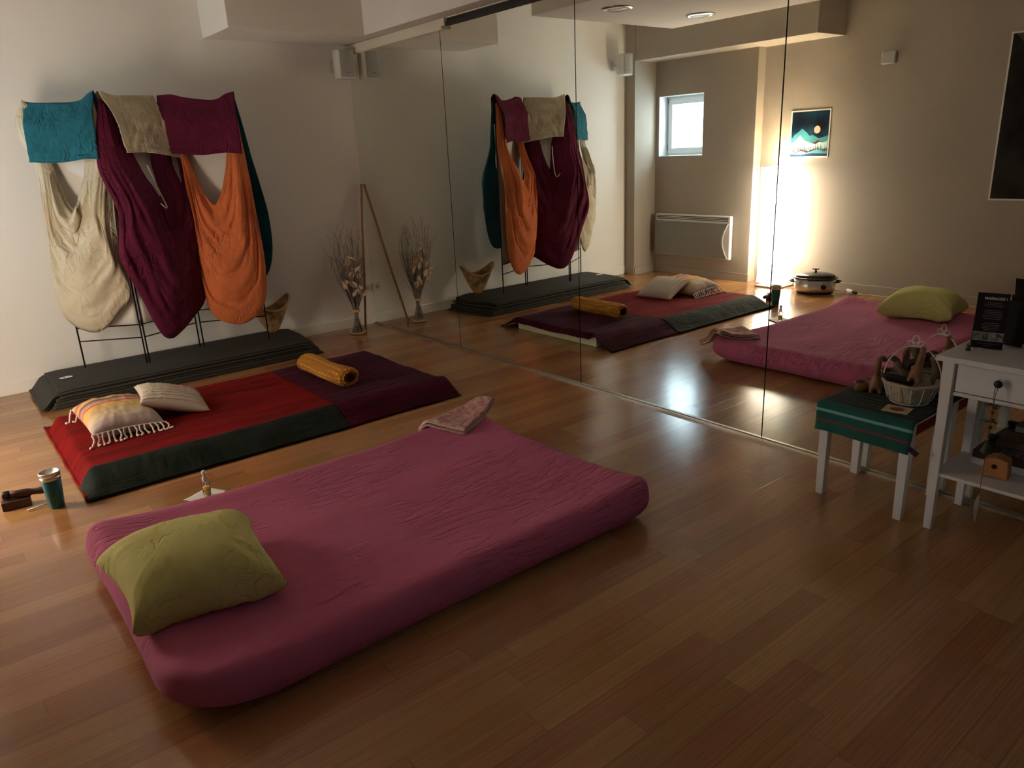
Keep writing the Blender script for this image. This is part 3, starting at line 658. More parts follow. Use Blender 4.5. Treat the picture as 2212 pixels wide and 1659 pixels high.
# burgundy sleeve between the orange cloth and the middle panel
o, fs = swag('draped_cloth', 'C', [(.02,2.0),(.05,1.8),(.10,1.6),(.13,1.35),(.12,1.15),(.06,1.0),(.03,1.2),(.02,1.6),(.02,2.0)],
     [(-.03,2.03),(.02,1.75),(.17,1.55),(.24,1.25),(.20,.95),(.0,.75),(-.04,1.0),(-.05,1.5),(-.04,2.03)], MT['burg'], 'narrow burgundy cloth end hanging between the middle and orange cloths', off=.16, bulge=.02, seed=21, fold=.012, nv=14)

# ------------------------------------------------------------------ woven straw pouch on the mats
t = thing('straw_basket', (-1.13, -.20, .155), 'triangular woven straw basket standing on the right end of the mats', 'basket')
X = Matrix.Translation((-1.13, -.235, .152)) @ Matrix.Rotation(.15, 4, 'Z')
def bask(a, v, k=1):
    an = 2*PI*a; w_ = .035+.155*v**.9; dp = .028+.085*v
    x = w_*math.cos(an); y = dp*math.sin(an); z = .005+.20*v + .11*v*v*(abs(math.cos(an))**2.2); return (x*k, y*k, z)
b = MB(X); b.grid(bask, 48, 20, closed_u=True); b.mi = 0
ids = [b.vert(bask(j/48, 0)) for j in range(48)]; b.face(ids)
b.build('woven_body', MT['wicker'], t, smooth=True, solid=.004)
b = MB(X); b.tube([bask(j/48, 1.0) for j in range(48)], .008, 8, closed=True); b.build('rim', MT['raffia'], t, smooth=True)

# ------------------------------------------------------------------ dried flowers
BX, BY = -.345, -.29
t = thing('dried_flower_bundle', (BX, BY, 0), 'tied bundle of dried stems, twigs and pale flowers in the corner', 'dried flowers')
rf = random.Random(11)
b = MB(); tops = []
for k in range(70):
    a = rf.uniform(0, 2*PI); rb = .058*math.sqrt(rf.uniform(.45, 1)); rt = .024*math.sqrt(rf.random())
    p0 = (BX+rb*math.cos(a), BY+rb*math.sin(a), .008); a2 = a+rf.uniform(1.6, 2.8); p1 = (BX+rt*math.cos(a2), BY+rt*math.sin(a2), .225)
    sp_ = rf.uniform(.05,.13); zt = rf.uniform(.42,.72); p2 = (BX+(rt+sp_)*math.cos(a2)-.01, BY+(rt+sp_)*math.sin(a2)*.8, zt); tops.append(p2)
    b.tube([p0, p1, ((p1[0]*.5+p2[0]*.5), (p1[1]+p2[1])/2, (p1[2]+p2[2])/2), p2], [.0045,.0035,.003,.002], 5)
tag(b.build('stems', MT['stem'], t, smooth=True), kind='stuff')
b = MB(); b.tube([(BX+.066*math.cos(j*PI/12), BY+.066*math.sin(j*PI/12), .012) for j in range(24)], .0075, 6, closed=True)
for j in range(24): b.tube([(BX+.062*math.cos(j*PI/12), BY+.062*math.sin(j*PI/12), .004), (BX+.069*math.cos((j+.6)*PI/12), BY+.069*math.sin((j+.6)*PI/12), .032)], .0035, 5)
b.build('woven_base_ring', MT['raffia'], t, smooth=True)
b = MB()
for q in range(3): b.tube([(BX+.034*math.cos(j*PI/8), BY+.034*math.sin(j*PI/8), .214+q*.008+.003*math.sin(j*2)) for j in range(16)], .005, 6, closed=True)
b.build('raffia_tie', MT['raffia'], t, smooth=True)
b = MB()
for k in range(90):
    a = rf.uniform(0, 2*PI); sp_ = rf.uniform(.06, .17); zt = rf.uniform(.62, 1.03); c_ = rf.uniform(-.10,.10); c2 = rf.uniform(-.08,.08)
    ca, sa = math.cos(a), math.sin(a)*.75
    pts = [(BX+.012*ca, BY+.012*sa, .25), (BX+sp_*.75*ca-.015, BY+sp_*.75*sa, .50), (BX+sp_*ca-.02, BY+sp_*sa, .50+(zt-.5)*.6), (BX+(sp_*.9+c_)*ca-.02, max(-.52, min(-.06, BY+(sp_*.9+c2)*sa)), zt)]
    pts = [(min(p[0], -.10), min(p[1], -.04), p[2]) for p in pts]
    b.tube(spline(pts, 12), [.0013]*8+[.0009]*5, 4)
    if k % 3 == 0:
        m_ = Vector(pts[2]); b.tube(spline([m_, m_+Vector((rf.uniform(-.05,.03), rf.uniform(-.05,.04), rf.uniform(.04,.12))), m_+Vector((rf.uniform(-.10,.03), rf.uniform(-.08,.06), rf.uniform(.06,.2)))], 8), .0008, 4)
tag(b.build('twigs', MT['twig'], t, smooth=True), kind='stuff')
fl_ = [(-.05,-.06,.66),(.0,-.07,.60),(-.04,-.08,.55),(.03,-.07,.53),(-.07,-.06,.50),(-.01,-.09,.46),(-.08,-.05,.45),(.04,-.08,.42),(-.045,-.08,.38),(.02,-.085,.39),(.05,-.03,.58),(.065,-.03,.49),(.07,.0,.63),(-.02,.07,.52),(.05,.06,.45),(-.06,.06,.60),(.02,-.05,.70),(.06,-.05,.36)]
for k, (dx, dy, z) in enumerate(fl_):
    c = Vector((BX+dx*1.1-.015, BY+dy*1.2-.02, z)); b = MB(Matrix.Translation(c) @ Matrix.Rotation(rf.uniform(0,6), 4, 'Z') @ Matrix.Rotation(rf.uniform(.3,1.1), 4, 'X'))
    for j in range(rf.choice((3,4,5))):
        a = j*1.4+rf.random(); R_ = rf.uniform(.028,.040)
        def pf(u_, v_, a=a, R_=R_):
            q = (u_-.5)*1.3; rr_ = R_*math.sin(PI*(.12+.80*v_))*(1-.3*q*q); return (rr_*math.cos(a+q)*.62, rr_*math.sin(a+q)*.62, v_*R_*(1.9+.5*math.sin(a*3)))
        b.grid(pf, 6, 6)
    b.tube([(0,0,-.05),(0,0,.008)], .0015, 5)
    b.build('flower', MT['petal'], t, smooth=True, solid=.0012)
b = MB(); P0 = Vector((-.243,-.243,.003)); P1 = Vector((-.020,-.034,1.345)); b.tube([P0, P0.lerp(P1,.35)+Vector((.003,0,0)), P0.lerp(P1,.7)+Vector((-.002,.002,0)), P1], .0115, 10)
tag(b.build('wooden_pole', MT['pole'], smooth=True, bevel=.002), 'slim varnished wooden pole leaning into the mirrored corner', 'pole')

# ------------------------------------------------------------------ foam mattress with velvet throw
b = MB().box((-2.955, -2.32, 0), (-.80, -1.30, .088)); tag(b.build('foam_mattress', MT['foam'], bevel=.006), 'thin cream foam mattress under the red velvet throw', 'mattress')
def throw_z(x, y):
    fx0 = ss(-3.045, -2.955, x); fy0 = math.sin(PI/2*min(1, max(0, (y+2.545)/.225)))**1.25; fy1 = ss(-1.10, -1.30, y)
    fx1 = 1 if x < -.78 else 0
    h = .098*min(fx0, 1)*fy0*(fy1 if fy1 < 1 else 1)
    if x > -.80:
        k = (x+.80)/.06; h = h*(1-.38*min(1, k)*ss(-2.36,-2.28,y)) 
    h += .006*nz(x*3, y*5, 1)*fy0 + .0035*nz(x*5, y*16, 4) + .005*abs(nz(x*11, y*3, 8))*(1-fy0)
    sag = .006*nz(x*1.5, y*2, 3)*fy0
    return max(.0065, h+.004+sag)
def velvet(x0, x1, y0, y1, nx, ny, shape=None):
    def fn(a, c):
        x = x0+(x1-x0)*a; y = y0+(y1-y0)*c
        if shape: x, y = shape(x, y)
        y += .012*nz(x*2.2, 0, 5)*(1 if y < -2.4 else 0)
        return (x, y, throw_z(x, y))
    return MB().grid(fn, nx, ny)
t = thing('velvet_throw', (-1.9, -1.8, 0), 'patchwork velvet throw in red, burgundy and dark green over the thin mattress', 'throw')
velvet(-3.03, -1.575, -2.345, -1.10, 100, 80).build('red_panel', MT['red'], t, smooth=True, solid=.006, off=1)
velvet(-3.035, -1.58, -2.545, -2.339, 100, 24).build('green_panel', MT['dkgreen'], t, smooth=True, solid=.009, off=1)
def flare(x, y):
    k = ss(-1.2, -.74, x); 
    if y < -2.3: x += .0*k
    if x > -.80 and y < -2.30: x = x - .06*ss(-2.30,-2.50,y)*0 
    return x, y
velvet(-1.577, -.745, -2.545, -1.10, 60, 90, flare).build('burgundy_panel', MT['burg_velvet'], t, smooth=True, solid=.006, off=1)
b = MB(); b.tube([(-3.032+.003*math.sin(k), -1.10-1.44*k/30, throw_z(-3.03, -1.10-1.44*k/30)+.004) for k in range(31)], .0085, 8); b.build('rolled_hem', MT['red'], t, smooth=True)

b = MB(); b.tube([(-3.035+1.455*k/60, -2.546+.012*nz((-3.035+1.455*k/60)*2.2, 0, 5), throw_z(-3.0, -2.546)+.006) for k in range(61)], .0095, 8); b.build('green_hem', MT['dkgreen'], t, smooth=True)
# ------------------------------------------------------------------ cushions
def pillow(name, X, a, bb, T, m, label, cat='pillow', k=.07, seed=0, wr=.010, nn=44, p=3.2, sag=0, parent=None, uv=False, ears=.0, ribs=0, ex=.5, smoothw=0):
    def sh(u_, v_, s_):
        x = a*u_*(1-k*(1-v_*v_)); y = bb*v_*(1-k*(1-u_*u_))
        e = max(0., (1-abs(u_)**p))*max(0., (1-abs(v_)**p)); th = T*.5*e**ex
        if smoothw: x -= .036*v_*max(0, -u_)
        cr = abs(u_*v_)**4; x *= 1+ears*cr; y *= 1+ears*cr
        z = s_*th
        edge = (1-e)
        if smoothw:
            z += s_*wr*(nz(u_*1.6+seed, v_*1.6, seed)+.35*(.4-abs(nz(u_*5+v_*1.5+seed, v_*1.6, seed)))*(1-u_*.8))*min(1, e*2)
        else: z += s_*wr*(nz(u_*3+seed, v_*3, seed)+.5*nz(u_*8+seed, v_*7, seed))*min(1, e*2.5)
        ang_ = math.atan2(v_, u_); z += s_*wr*.9*nz(ang_*7+seed, seed, 0)*ss(.55,1.1,math.hypot(u_,v_))*min(1, e*5)
        if ribs and s_ > 0: z += .004*abs(math.sin(u_*ribs))*min(1, e*3)
        z -= sag*(u_*u_+v_*v_)*(.5)
        return (x, y, z)
    b = MB(X)
    b.grid(lambda i, j: sh(-1+2*i, -1+2*j, 1), nn, nn); b.grid(lambda i, j: sh(1-2*i, -1+2*j, -1), nn, nn)
    o = b.build(name, m, parent, smooth=True)
    if label: tag(o, label, cat)
    if uv:
        me = o.data; ul = me.uv_layers.new(name='UVMap'); inv = X.inverted()
        for lp in me.loops:
            c = inv @ (me.vertices[lp.vertex_index].co + WL[o]); ul.data[lp.index].uv = (c.x/a*.5+.5, c.y/bb*.5+.5)
    return o, sh
def rot(cx, cy, cz, z=0, x=0, y=0):
    return Matrix.Translation((cx, cy, cz)) @ Matrix.Rotation(z, 4, 'Z') @ Matrix.Rotation(x, 4, 'X') @ Matrix.Rotation(y, 4, 'Y')

# mattress surface
MC = Vector((-2.125, -3.900, 0)); MA, MBh = 1.045, .715
def mat_top(x, y):
    U = max(-1, min(1, (x-MC.x)/MA)); V = max(-1, min(1, (y-MC.y)/MBh))
    return 0.140 + .046*max(abs(U)**5, abs(V)**4) + .064*(abs(U)**4)*(abs(V)**3.5) + .003*nz(x*3, y*3)
def rrect(t_, a, b_, r_, rD=None):
    # point on rounded rectangle, t in 0..1, dense corners
    n = 4; q = (t_*4) % 4; side = int(q); w_ = q-side
    if rD is not None and side == 2: r_ = rD
    cx = [1,-1,-1,1][side]; cy = [1,1,-1,-1][side]
    # each quarter: half edge, arc, half edge
    def pt(w_):
        if w_ < .38:
            k = w_/.38
            return ((a, (b_-r_)*k) if side in (0,) else None)
        return None
    A0 = side*PI/2
    ex = (a, b_) if side % 2 == 0 else (b_, a)
    if w_ < .4: lx, ly = ex[0], (ex[1]-r_)*(w_/.4)
    elif w_ < .6:
        th = (w_-.4)/.2*PI/2; lx, ly = ex[0]-r_+r_*math.cos(th), ex[1]-r_+r_*math.sin(th)
    else: lx, ly = (ex[0]-r_)*(1-(w_-.6)/.4), ex[1]
    c, s_ = round(math.cos(A0)), round(math.sin(A0))
    return lx*c-ly*s_, lx*s_+ly*c
loops = [(.16, 'z', .0), (.075, 'z', .004), (.030, 'z', .03), (.004, 'z', .065), (.006, 'f', .55), (.026, 'f', .78), (.055, 'f', .93), (.095, 'f', 1.0)] + [(.095, 's', k/12) for k in range(1, 13)]
NT = 160; b = MB(); R_ = []
for d_, kd, val in loops:
    row = []
    for j in range(NT):
        top_ = 0 if kd == 'z' else val
        x, y = rrect((j+.5)/NT, MA-d_, MBh-d_, *((.20-.06*min(1, val/.065), .34-.06*min(1, val/.065)) if kd == 'z' else (max(.02, .14-.10*ss(.55, 1, val)), max(.03, .28-.16*ss(.55, 1, val)))))
        if kd == 's':
            x, y = rrect((j+.5)/NT, MA-d_, MBh-d_, .04, .12); sx_ = max(-(MA-MBh), min(MA-MBh, x)); x, y = x+(sx_-x)*val, y*(1-val)
        U, V = x/MA, y/MBh
        pinch = .045*(1-U*U)*abs(V)**3 ; y -= math.copysign(pinch, V)   # long sides bow inwards
        x -= math.copysign(.020*(1-V*V)*abs(U)**3, U)
        if y < 0: y -= .02*(1-U*U)
        z = val if kd == 'z' else mat_top(MC.x+x, MC.y+y)*(1 if kd == 's' else val)
        wr = .005*nz(x*6, y*6, 0)*(.3 if kd == 'z' else 1)
        row.append(b.vert((MC.x+x, MC.y+y, max(0, z+wr))))
    R_.append(row)
for A, B in zip(R_, R_[1:]):
    for j in range(NT): b.face((A[j], A[(j+1)%NT], B[(j+1)%NT], B[j]))
b.face(R_[0][::-1])
o = b.build('floor_mattress', MT['purple'], smooth=True, sub=1); tag(o, 'thick plum purple covered mattress on the floor in the foreground', 'mattress')

# green pillow
X = rot(-2.905, -3.985, .262, -.13, .0, .0)
o, sh = pillow('green_pillow', X, .245, .262, .215, MT['lime'], 'square olive green pillow on the plum mattress', k=.05, seed=3, wr=.010, p=5.0, sag=.055, ears=.08, ex=.42, smoothw=1, nn=64)

# pink folded towel draped on the mattress corner
tc_ = Vector((-1.265, -3.305, 0)); ta = math.radians(24)
def tow(a, c, lay=0):
    lx = -.165+.33*a + lay*.006; ly = -.125+.30*c
    x = tc_.x+lx*math.cos(ta)-ly*math.sin(ta); y = tc_.y+lx*math.sin(ta)+ly*math.cos(ta)
    inside = ss(-3.185, -3.265, y)
    z = mat_top(x, min(y, -3.27))*(inside) + (mat_top(x, -3.26)-.055-.45*max(0, y+3.225))*(1-inside)
    return (x, y, z+.010+lay*.0095+.004*nz(a*5, c*4, lay*3)+.004*math.sin(a*8+c*4))
t = thing('pink_towel', (tc_.x, tc_.y, .16), 'folded pink terry towel at the far corner of the plum mattress', 'towel')
for l_ in range(3):
    MB().grid(lambda a, c, l_=l_: tow(a, c, l_), 30, 24).build('towel_fold', MT['pink'] if l_ == 2 else MT['pinkedge'], t, smooth=True, solid=.0085, off=1)
b = MB()
for i in range(22): 
    p = Vector(tow(.0, i/21, 1)); b.tube([p, p+Vector((-.012+.004*math.sin(i*3), -.004, -.006)), p+Vector((-.018, .002*math.cos(i*5), -.014))], .0018, 5)
b.build('fringe', MT['pinkedge'], t)

# striped tasselled cushion
X = rot(-2.70, -1.735, .182, .03, .05, .06)
t = thing('striped_cushion', (-2.70, -1.735, .10), 'striped cream and coral cushion with white tassels on the red throw', 'cushion')
o, sh = pillow('cushion_cover', X, .195, .265, .165, MT['striped'], None, k=.05, seed=7, wr=.006, parent=t, uv=True, p=3.4, sag=.012)
rt = random.Random(2)
def tassel(p, dr):
    p = Vector(p); dr = Vector(dr); L_ = rt.uniform(.040,.058); sd = Vector((-dr.y, dr.x, 0)); c1 = rt.uniform(-.010,.010); c2 = rt.uniform(-.010,.012)
    zf = .112
    pts = [p, p+dr*L_*.35+sd*c1, p+dr*L_*.7-sd*c1*.5, p+dr*L_+sd*c2]
    pts = [Vector((q.x, q.y, max(zf, p.z+(zf-p.z)*min(1, i*.5)))) for i, q in enumerate(pts)]
    b = MB(); S_ = spline(pts, 14); b.tube(S_, [.0052+.0012*math.sin(i*2.2) for i in range(15)], 6)
    e = S_[-1]; b.lathe([(0,-.007),(.007,-.004),(.009,0),(.007,.005),(0,.008)], (e.x, e.y, e.z+.002), 10)
    b.build('tassel', MT['tassel'], t, smooth=True)
for i in range(15):
    q = -1+2*i/14; p = X @ Vector(sh(q, -1, 0)); dr = (X.to_3x3() @ Vector((q*.35, -1, 0))).normalized(); tassel(p, (dr.x, dr.y, 0))
for q in (-1, -.8): p = X @ Vector(sh(q, 1, 0)); tassel(p, (-.85, .35, 0))
b = MB(); b.tube([X @ Vector(sh(-1+2*i/40, -1, 0)) for i in range(41)], .004, 6); b.build('cord_edge', MT['tassel'], t, smooth=True)

# knitted cushion
X = rot(-2.372, -1.70, .200, -.14, .0, .33)
o, sh = pillow('knitted_cushion', X, .195, .195, .125, MT['knit'], 'cream cable-knit cushion leaning on the striped cushion', 'cushion', k=.06, seed=12, wr=.004, ribs=0, nn=60, sag=.01, ears=.04)
b = MB()
for r_ in range(-5, 6):
    v_ = r_/5.6
    for off_ in (-.006, .006):
        b.tube([X @ (Vector(sh(-.96+1.92*i/40, v_, 1)) + Vector((0, off_*math.cos(i*1.2), .0015+.001*math.sin(i*1.2)))) for i in range(41)], .0022, 5)
b.build('cable_ribs', MT['knit'], o, smooth=True)

# mustard bolster
def bol(a, v):
    an = 2*PI*a; y = -1.455-.665*v; endk = min(1, (v/.10), ((1-v)/.06)) ; R = .070*(max(0, 1-(1-endk)**2)**.5*.55+.45 if endk < 1 else 1)
    if v < .001: R = .01
    R *= 1+.10*nz(v*2.2, math.cos(an)*.8, math.sin(an)*.8)+.04*nz(v*7, math.cos(an), 3)
    return (-1.380+.035*v+R*math.cos(an)*1.15+.010*math.sin(v*7), y, .110+.068*1+R*math.sin(an)*(.95 if math.sin(an) > 0 else .9))
t = thing('bolster', (-1.39, -1.76, .105), 'mustard dotted bolster cushion with open dark end on the burgundy velvet', 'bolster')
MB().grid(bol, 48, 60, closed_u=True).build('bolster_cover', MT['mustard'], t, smooth=True, solid=.003)
b = MB(); ids = [b.vert(Vector(bol(j/24, .975))*1.0) for j in range(24)]; b.face(ids)
c_ = Vector((-1.345, -2.11, .174)); b = MB(); b.grid(lambda a, v: c_.lerp(Vector(bol(a, .975)), v*.93)+Vector((0, .02*(1-v), 0)), 24, 6, closed_u=True); b.build('dark_lining', MT['lining'], t, smooth=True)
b = MB(); b.tube([Vector(bol(j/32, .995))+Vector((0,-.004+.006*math.sin(j*1.9),.003*math.cos(j*2.7))) for j in range(32)], .005, 6, closed=True); b.build('gathered_edge', MT['mustard'], t, smooth=True)

# ------------------------------------------------------------------ mug and tools
t = thing('travel_mug', (-3.160, -2.480, 0), 'teal travel mug with steel rim on the floor', 'mug')
c = (-3.160, -2.480, 0)
MB().lathe([(0,0),(.032,0),(.034,.003),(.0445,.152),(.043,.154),(0,.154)], c, 36).build('mug_body', MT['mugteal'], t, smooth=True)
MB().lathe([(.0445,.152),(.046,.154),(.0465,.166),(.0445,.168),(.0445,.171),(.047,.173),(.0485,.188),(.047,.192),(.041,.190),(.039,.176)], c, 36).build('steel_rim', MT['chrome'], t, smooth=True)
MB().lathe([(0,.172),(.0435,.174),(.0435,.168),(0,.166)], c, 30).build('lid', MT['black_plastic'], t, smooth=True)
X = rot(-3.315, -2.335, .022, -.10)
b = MB(X).box((-.062,-.030,-.022),(.062,.030,.022)); tag(b.build('wooden_block', MT['darkwood'], bevel=.005), 'dark red wooden block on the floor left of the mug', 'block')
t = thing('massage_mallet', (-3.29, -2.325, .044), 'dark wooden mallet with black rubber tip resting across the wooden block', 'tool')
X = rot(-3.365, -2.315, .069, -.20, 0, .07)
b = MB(X @ Matrix.Rotation(PI/2, 4, 'Y')); b.lathe([(0,.028),(.019,.028),(.0195,.06),(.021,.115),(.0155,.125),(.0155,.15),(.018,.165),(.016,.215),(0,.225)], n=20); b.build('handle', MT['darkwood'], t, smooth=True)
b = MB(X @ Matrix.Rotation(PI/2, 4, 'Y')); b.lathe([(0,.0),(.018,.0),(.0215,.004),(.0215,.030),(0,.030)], n=20); b.build('rubber_tip', MT['black_plastic'], t, smooth=True)
X = rot(-3.21, -2.43, .012, .16); b = MB(X).tube([(-.075,0,-.004),(.03,0,-.004)], .005, 8); tag(b.build('white_stick', MT['white_plastic'], smooth=True), 'thin white stick on the floor between the block and the mug', 'stick')

# oil bottle on napkin
b = MB(); b.grid(lambda a, v: (-2.565+(-.075+.15*a)*math.cos(.5)-(-.07+.14*v)*math.sin(.5), -2.900+(-.075+.15*a)*math.sin(.5)+(-.07+.14*v)*math.cos(.5), .002+.003*abs(nz(a*3, v*3))+.006*(abs(a-.5)*2)**4), 14, 14)
tag(b.build('napkin', MT['paper'], smooth=True, solid=.002, off=1), 'white folded napkin under the oil bottle behind the plum mattress', 'napkin')
t = thing('oil_bottle', (-2.557, -2.912, .006), 'small clear pump bottle of golden oil on a white napkin', 'bottle')
c = (-2.557, -2.912, .0075)
MB().lathe([(0,0),(.0185,0),(.0195,.002),(.0195,.072),(.014,.077),(.0125,.082),(.0108,.082),(.0122,.076),(.0178,.070),(.0178,.002),(0,.002)], c, 28).build('glass_body', MT['glass'], t, smooth=True)
MB().lathe([(0,.003),(.0172,.003),(.0172,.040),(0,.040)], c, 28).build('oil_fill', MT['oil'], t, smooth=True)
b = MB(); b.tube([(c[0], c[1], c[2]+.008), (c[0], c[1], c[2]+.08)], .0022, 8); b.build('dip_tube', MT['white_plastic'], t)
b = MB(); b.lathe([(0,.081),(.0135,.081),(.0135,.100),(.0095,.104),(.0095,.118),(.0115,.120),(.0115,.130),(.006,.137),(0,.138)], c, 20); b.build('pump_cap', MT['white_plastic'], t, smooth=True)

# ------------------------------------------------------------------ white stool with towel
SX0, SX1, SY0, SY1 = -.395, -.030, -5.335, -4.935
t = thing('white_stool', ((SX0+SX1)/2, (SY0+SY1)/2, 0), 'small white square-legged stool against the mirror, covered by a green towel', 'stool')
for x in (SX0+.022, SX1-.022):
    for y in (SY0+.022, SY1-.022):
        MB().taper((x, y, 0), (.017, .017), (x, y, .435), (.022, .022)).build('leg', MT['white_paint'], t, bevel=.002)
MB().box((SX0, SY0, .43), (SX1, SY1, .448)).build('seat', MT['white_paint'], t, bevel=.003)
b = MB(); b.box((SX0+.012, SY0+.010, .375), (SX1-.012, SY0+.020, .43)); b.box((SX0+.012, SY1-.020, .375), (SX1-.012, SY1-.010, .43)); b.box((SX0+.010, SY0+.01, .38), (SX0+.018, SY1-.01, .43)); b.build('apron', MT['redcloth'], t)
# towel: over the seat, hanging down in front (towards -x)
t = thing('green_towel', (-.22, -5.13, .448), 'dark green striped terry towel draped over the white stool', 'towel')
TY0, TY1 = SY0-.012, SY1+.010
prof = [(-.012,.4535),(-.10,.4545),(-.20,.4535),(-.30,.4545),(-.385,.4535),(-.404,.448),(-.411,.435),(-.414,.40),(-.418,.36),(-.424,.325)]
PR = spline([(p[0], p[1], 0) for p in prof], 80)
def twl(y_, i): 
    p = PR[i]; k = ss(.44, .33, p.y); return (p.x-.006*k*math.sin(y_*17+1)-.004*k, y_+(.006*k if y_ < -5.1 else -.004*k), p.y-.006*k*math.sin(y_*9))
zones = []   # (start index, end index, material)
Ls = [0]
for a_, c_ in zip(PR, PR[1:]): Ls.append(Ls[-1]+(c_-a_).length)
tot = Ls[-1]
def zone(s0, s1, m, lift=0, name='stripe'):
    i0 = min(range(81), key=lambda i: abs(Ls[i]-s0)); i1 = min(range(81), key=lambda i: abs(Ls[i]-s1)); i1 = max(i1, i0+1)
    b = MB(); nr = 24
    def fn(a, v):
        i = round(i0+(i1-i0)*v); p = twl(TY0+(TY1-TY0)*a, i); q = ss(.44, .43, p[2]); return (p[0]-lift*q, p[1], p[2]+lift*(1-q))
    b.grid(fn, nr, i1-i0); b.build(name, m, t, smooth=True, solid=.004+lift, off=0)
zone(0, .365, MT['greentowel2'], 0, 'seat_area'); zone(.365, tot, MT['greentowel'], 0, 'hanging_end')
zone(.405+.012, .405+.024, MT['stripe_aqua'], .0012); zone(.405+.060, .405+.072, MT['stripe_red'], .0012)
for s0 in (.09, .15, .205, .245, .285, .32): zone(s0, s0+.004, MT['stripe_brown'], .0010)
MB(Matrix.Translation((-.405, SY0-.018, .345)) @ Matrix.Rotation(.5, 4, 'X')).box((-.02,-.03,-.012),(-.017,.012,.012)).build('care_label', MT['black_plastic'], t)
ZS = .4575
# card
X = rot(-.292, -5.222, ZS, math.radians(8))
t = thing('small_card', (-.292, -5.222, ZS), 'small cream card with brown rosette print on the green towel', 'card')
MB(X).box((-.047,-.052,0),(.047,.052,.0015)).build('card_sheet', MT['cardcream'], t)
b = MB(X); n_ = 28; b.prism([((.020+.010*(j % 2))*math.cos(2*PI*j/n_), (.024+.010*(j % 2))*math.sin(2*PI*j/n_)) for j in range(n_)], .0006, (0,0,.0015)); b.build('rosette', MT['cardbrown'], t)

# wire basket with linen lining
BC = Vector((-.145, -5.205, ZS))
t = thing('wire_basket', BC, 'round white wire basket with beige linen lining on the stool', 'basket')
def lin(a, v):
    an = 2*PI*a; R = .072+.036*v**.8+.004*math.sin(an*9+v*3)*v+.009*nz(an*2.2, v*3, 4)*math.sin(PI*v); return (BC.x+R*math.cos(an), BC.y+R*math.sin(an), BC.z+.003+.092*v+.004*math.sin(an*5)*v)
b = MB(); b.grid(lin, 64, 14, closed_u=True); b.face([b.vert(lin(j/64, 0)) for j in range(64)]); b.build('linen_lining', MT['linen'], t, smooth=True, solid=.004)
b = MB(); b.tube([(BC.x+.112*math.cos(j*PI/20), BC.y+.112*math.sin(j*PI/20), BC.z+.092+.002*math.sin(j)) for j in range(40)], .007, 8, closed=True)
b.tube(spline([(BC.x+.03, BC.y-.112, BC.z+.09),(BC.x-.005, BC.y-.128, BC.z+.085),(BC.x-.03, BC.y-.13, BC.z+.068)], 10), .004, 6)
b.tube(spline([(BC.x+.03, BC.y-.112, BC.z+.09),(BC.x+.03, BC.y-.138, BC.z+.10),(BC.x+.06, BC.y-.135, BC.z+.095),(BC.x+.05, BC.y-.115, BC.z+.088)], 10), .004, 6)
b.build('rolled_brim', MT['linen'], t, smooth=True)
b = MB()
for j in range(14):
    an = 2*PI*j/14; b.tube([(BC.x+R*math.cos(an), BC.y+R*math.sin(an), BC.z+z) for R, z in ((.074,.002),(.090,.02),(.103,.06),(.116,.098))], .0022, 6)
b.tube([(BC.x+.078*math.cos(j*PI/16), BC.y+.078*math.sin(j*PI/16), BC.z+.0025) for j in range(32)], .0022, 6, closed=True)
b.build('wire_cage', MT['wirewhite'], t, smooth=True)
hd = Vector((.35, -.94, 0)).normalized()
def arch(th, rr=.112): return BC+hd*(rr*math.cos(th))+Vector((0,0,.095+.155*math.sin(th)))
b = MB(); b.tube([arch(PI*i/36) for i in range(37)], .0026, 8)
topp = arch(PI/2)
for an, L_, W_ in ((PI/2, .046, .013), (PI*.16, .036, .011), (PI*.84, .036, .011)):
    ax = hd*math.cos(an)+Vector((0,0,1))*math.sin(an); sd = hd*(-math.sin(an))+Vector((0,0,1))*math.cos(an)
    b.tube([topp+ax*(L_*.5*(1-math.cos(2*PI*i/20)))+sd*(W_*math.sin(2*PI*i/20)) for i in range(20)], .0022, 6, closed=True)
b.build('wire_handle', MT['wirewhite'], t, smooth=True)

# carved massage tools (skin-grown)
def skin(name, V, E, R, m, label, cat='massage tool', group='carved wooden massage tools on the stool', base=None):
    O = Vector(base) if base else Vector(V[0])
    me = bpy.data.meshes.new(name); me.from_pydata([tuple(Vector(v)-O) for v in V], E, []); me.materials.append(m)
    o = bpy.data.objects.new(name, me); link(o); o.location = O; WL[o] = O
    md = o.modifiers.new('k', 'SKIN'); md.use_smooth_shade = True
    for i, q in enumerate(me.skin_vertices[0].data): q.radius = (R[i], R[i]); q.use_root = (i == 0)
    s_ = o.modifiers.new('d', 'SUBSURF'); s_.levels = 2; s_.render_levels = 2
    return tag(o, label, cat, group)
def four_leg(c, nd, neck, head, m, label, sc=1.0, yaw=0, tilt=(0,0)):
    """body blob on four stubs with a long neck"""
    X = Matrix.Translation(c) @ Matrix.Rotation(yaw, 4, 'Z') @ Matrix.Rotation(tilt[0], 4, 'X') @ Matrix.Rotation(tilt[1], 4, 'Y')
    V = [X @ (Vector(p)*sc) for p in ((0,0,.050),(.020,.016,.030),(-.020,.016,.030),(.020,-.016,.030),(-.020,-.016,.030),(.024,.020,.007),(-.024,.020,.007),(.024,-.020,.007),(-.024,-.020,.007))]
    V += [X @ (Vector(p)*sc) for p in neck+head]
    E = [(0,1),(0,2),(0,3),(0,4),(1,5),(2,6),(3,7),(4,8),(0,9)]+[(k, k+1) for k in range(9, 9+len(neck+head)-1)]
    R = [.024*sc]+[.012*sc]*4+[.0075*sc]*4+[.016*sc]*(len(neck))+[.013*sc]*len(head)
    return skin('massage_tool', V, E, R, m, label, base=X @ Vector((0,0,0)))
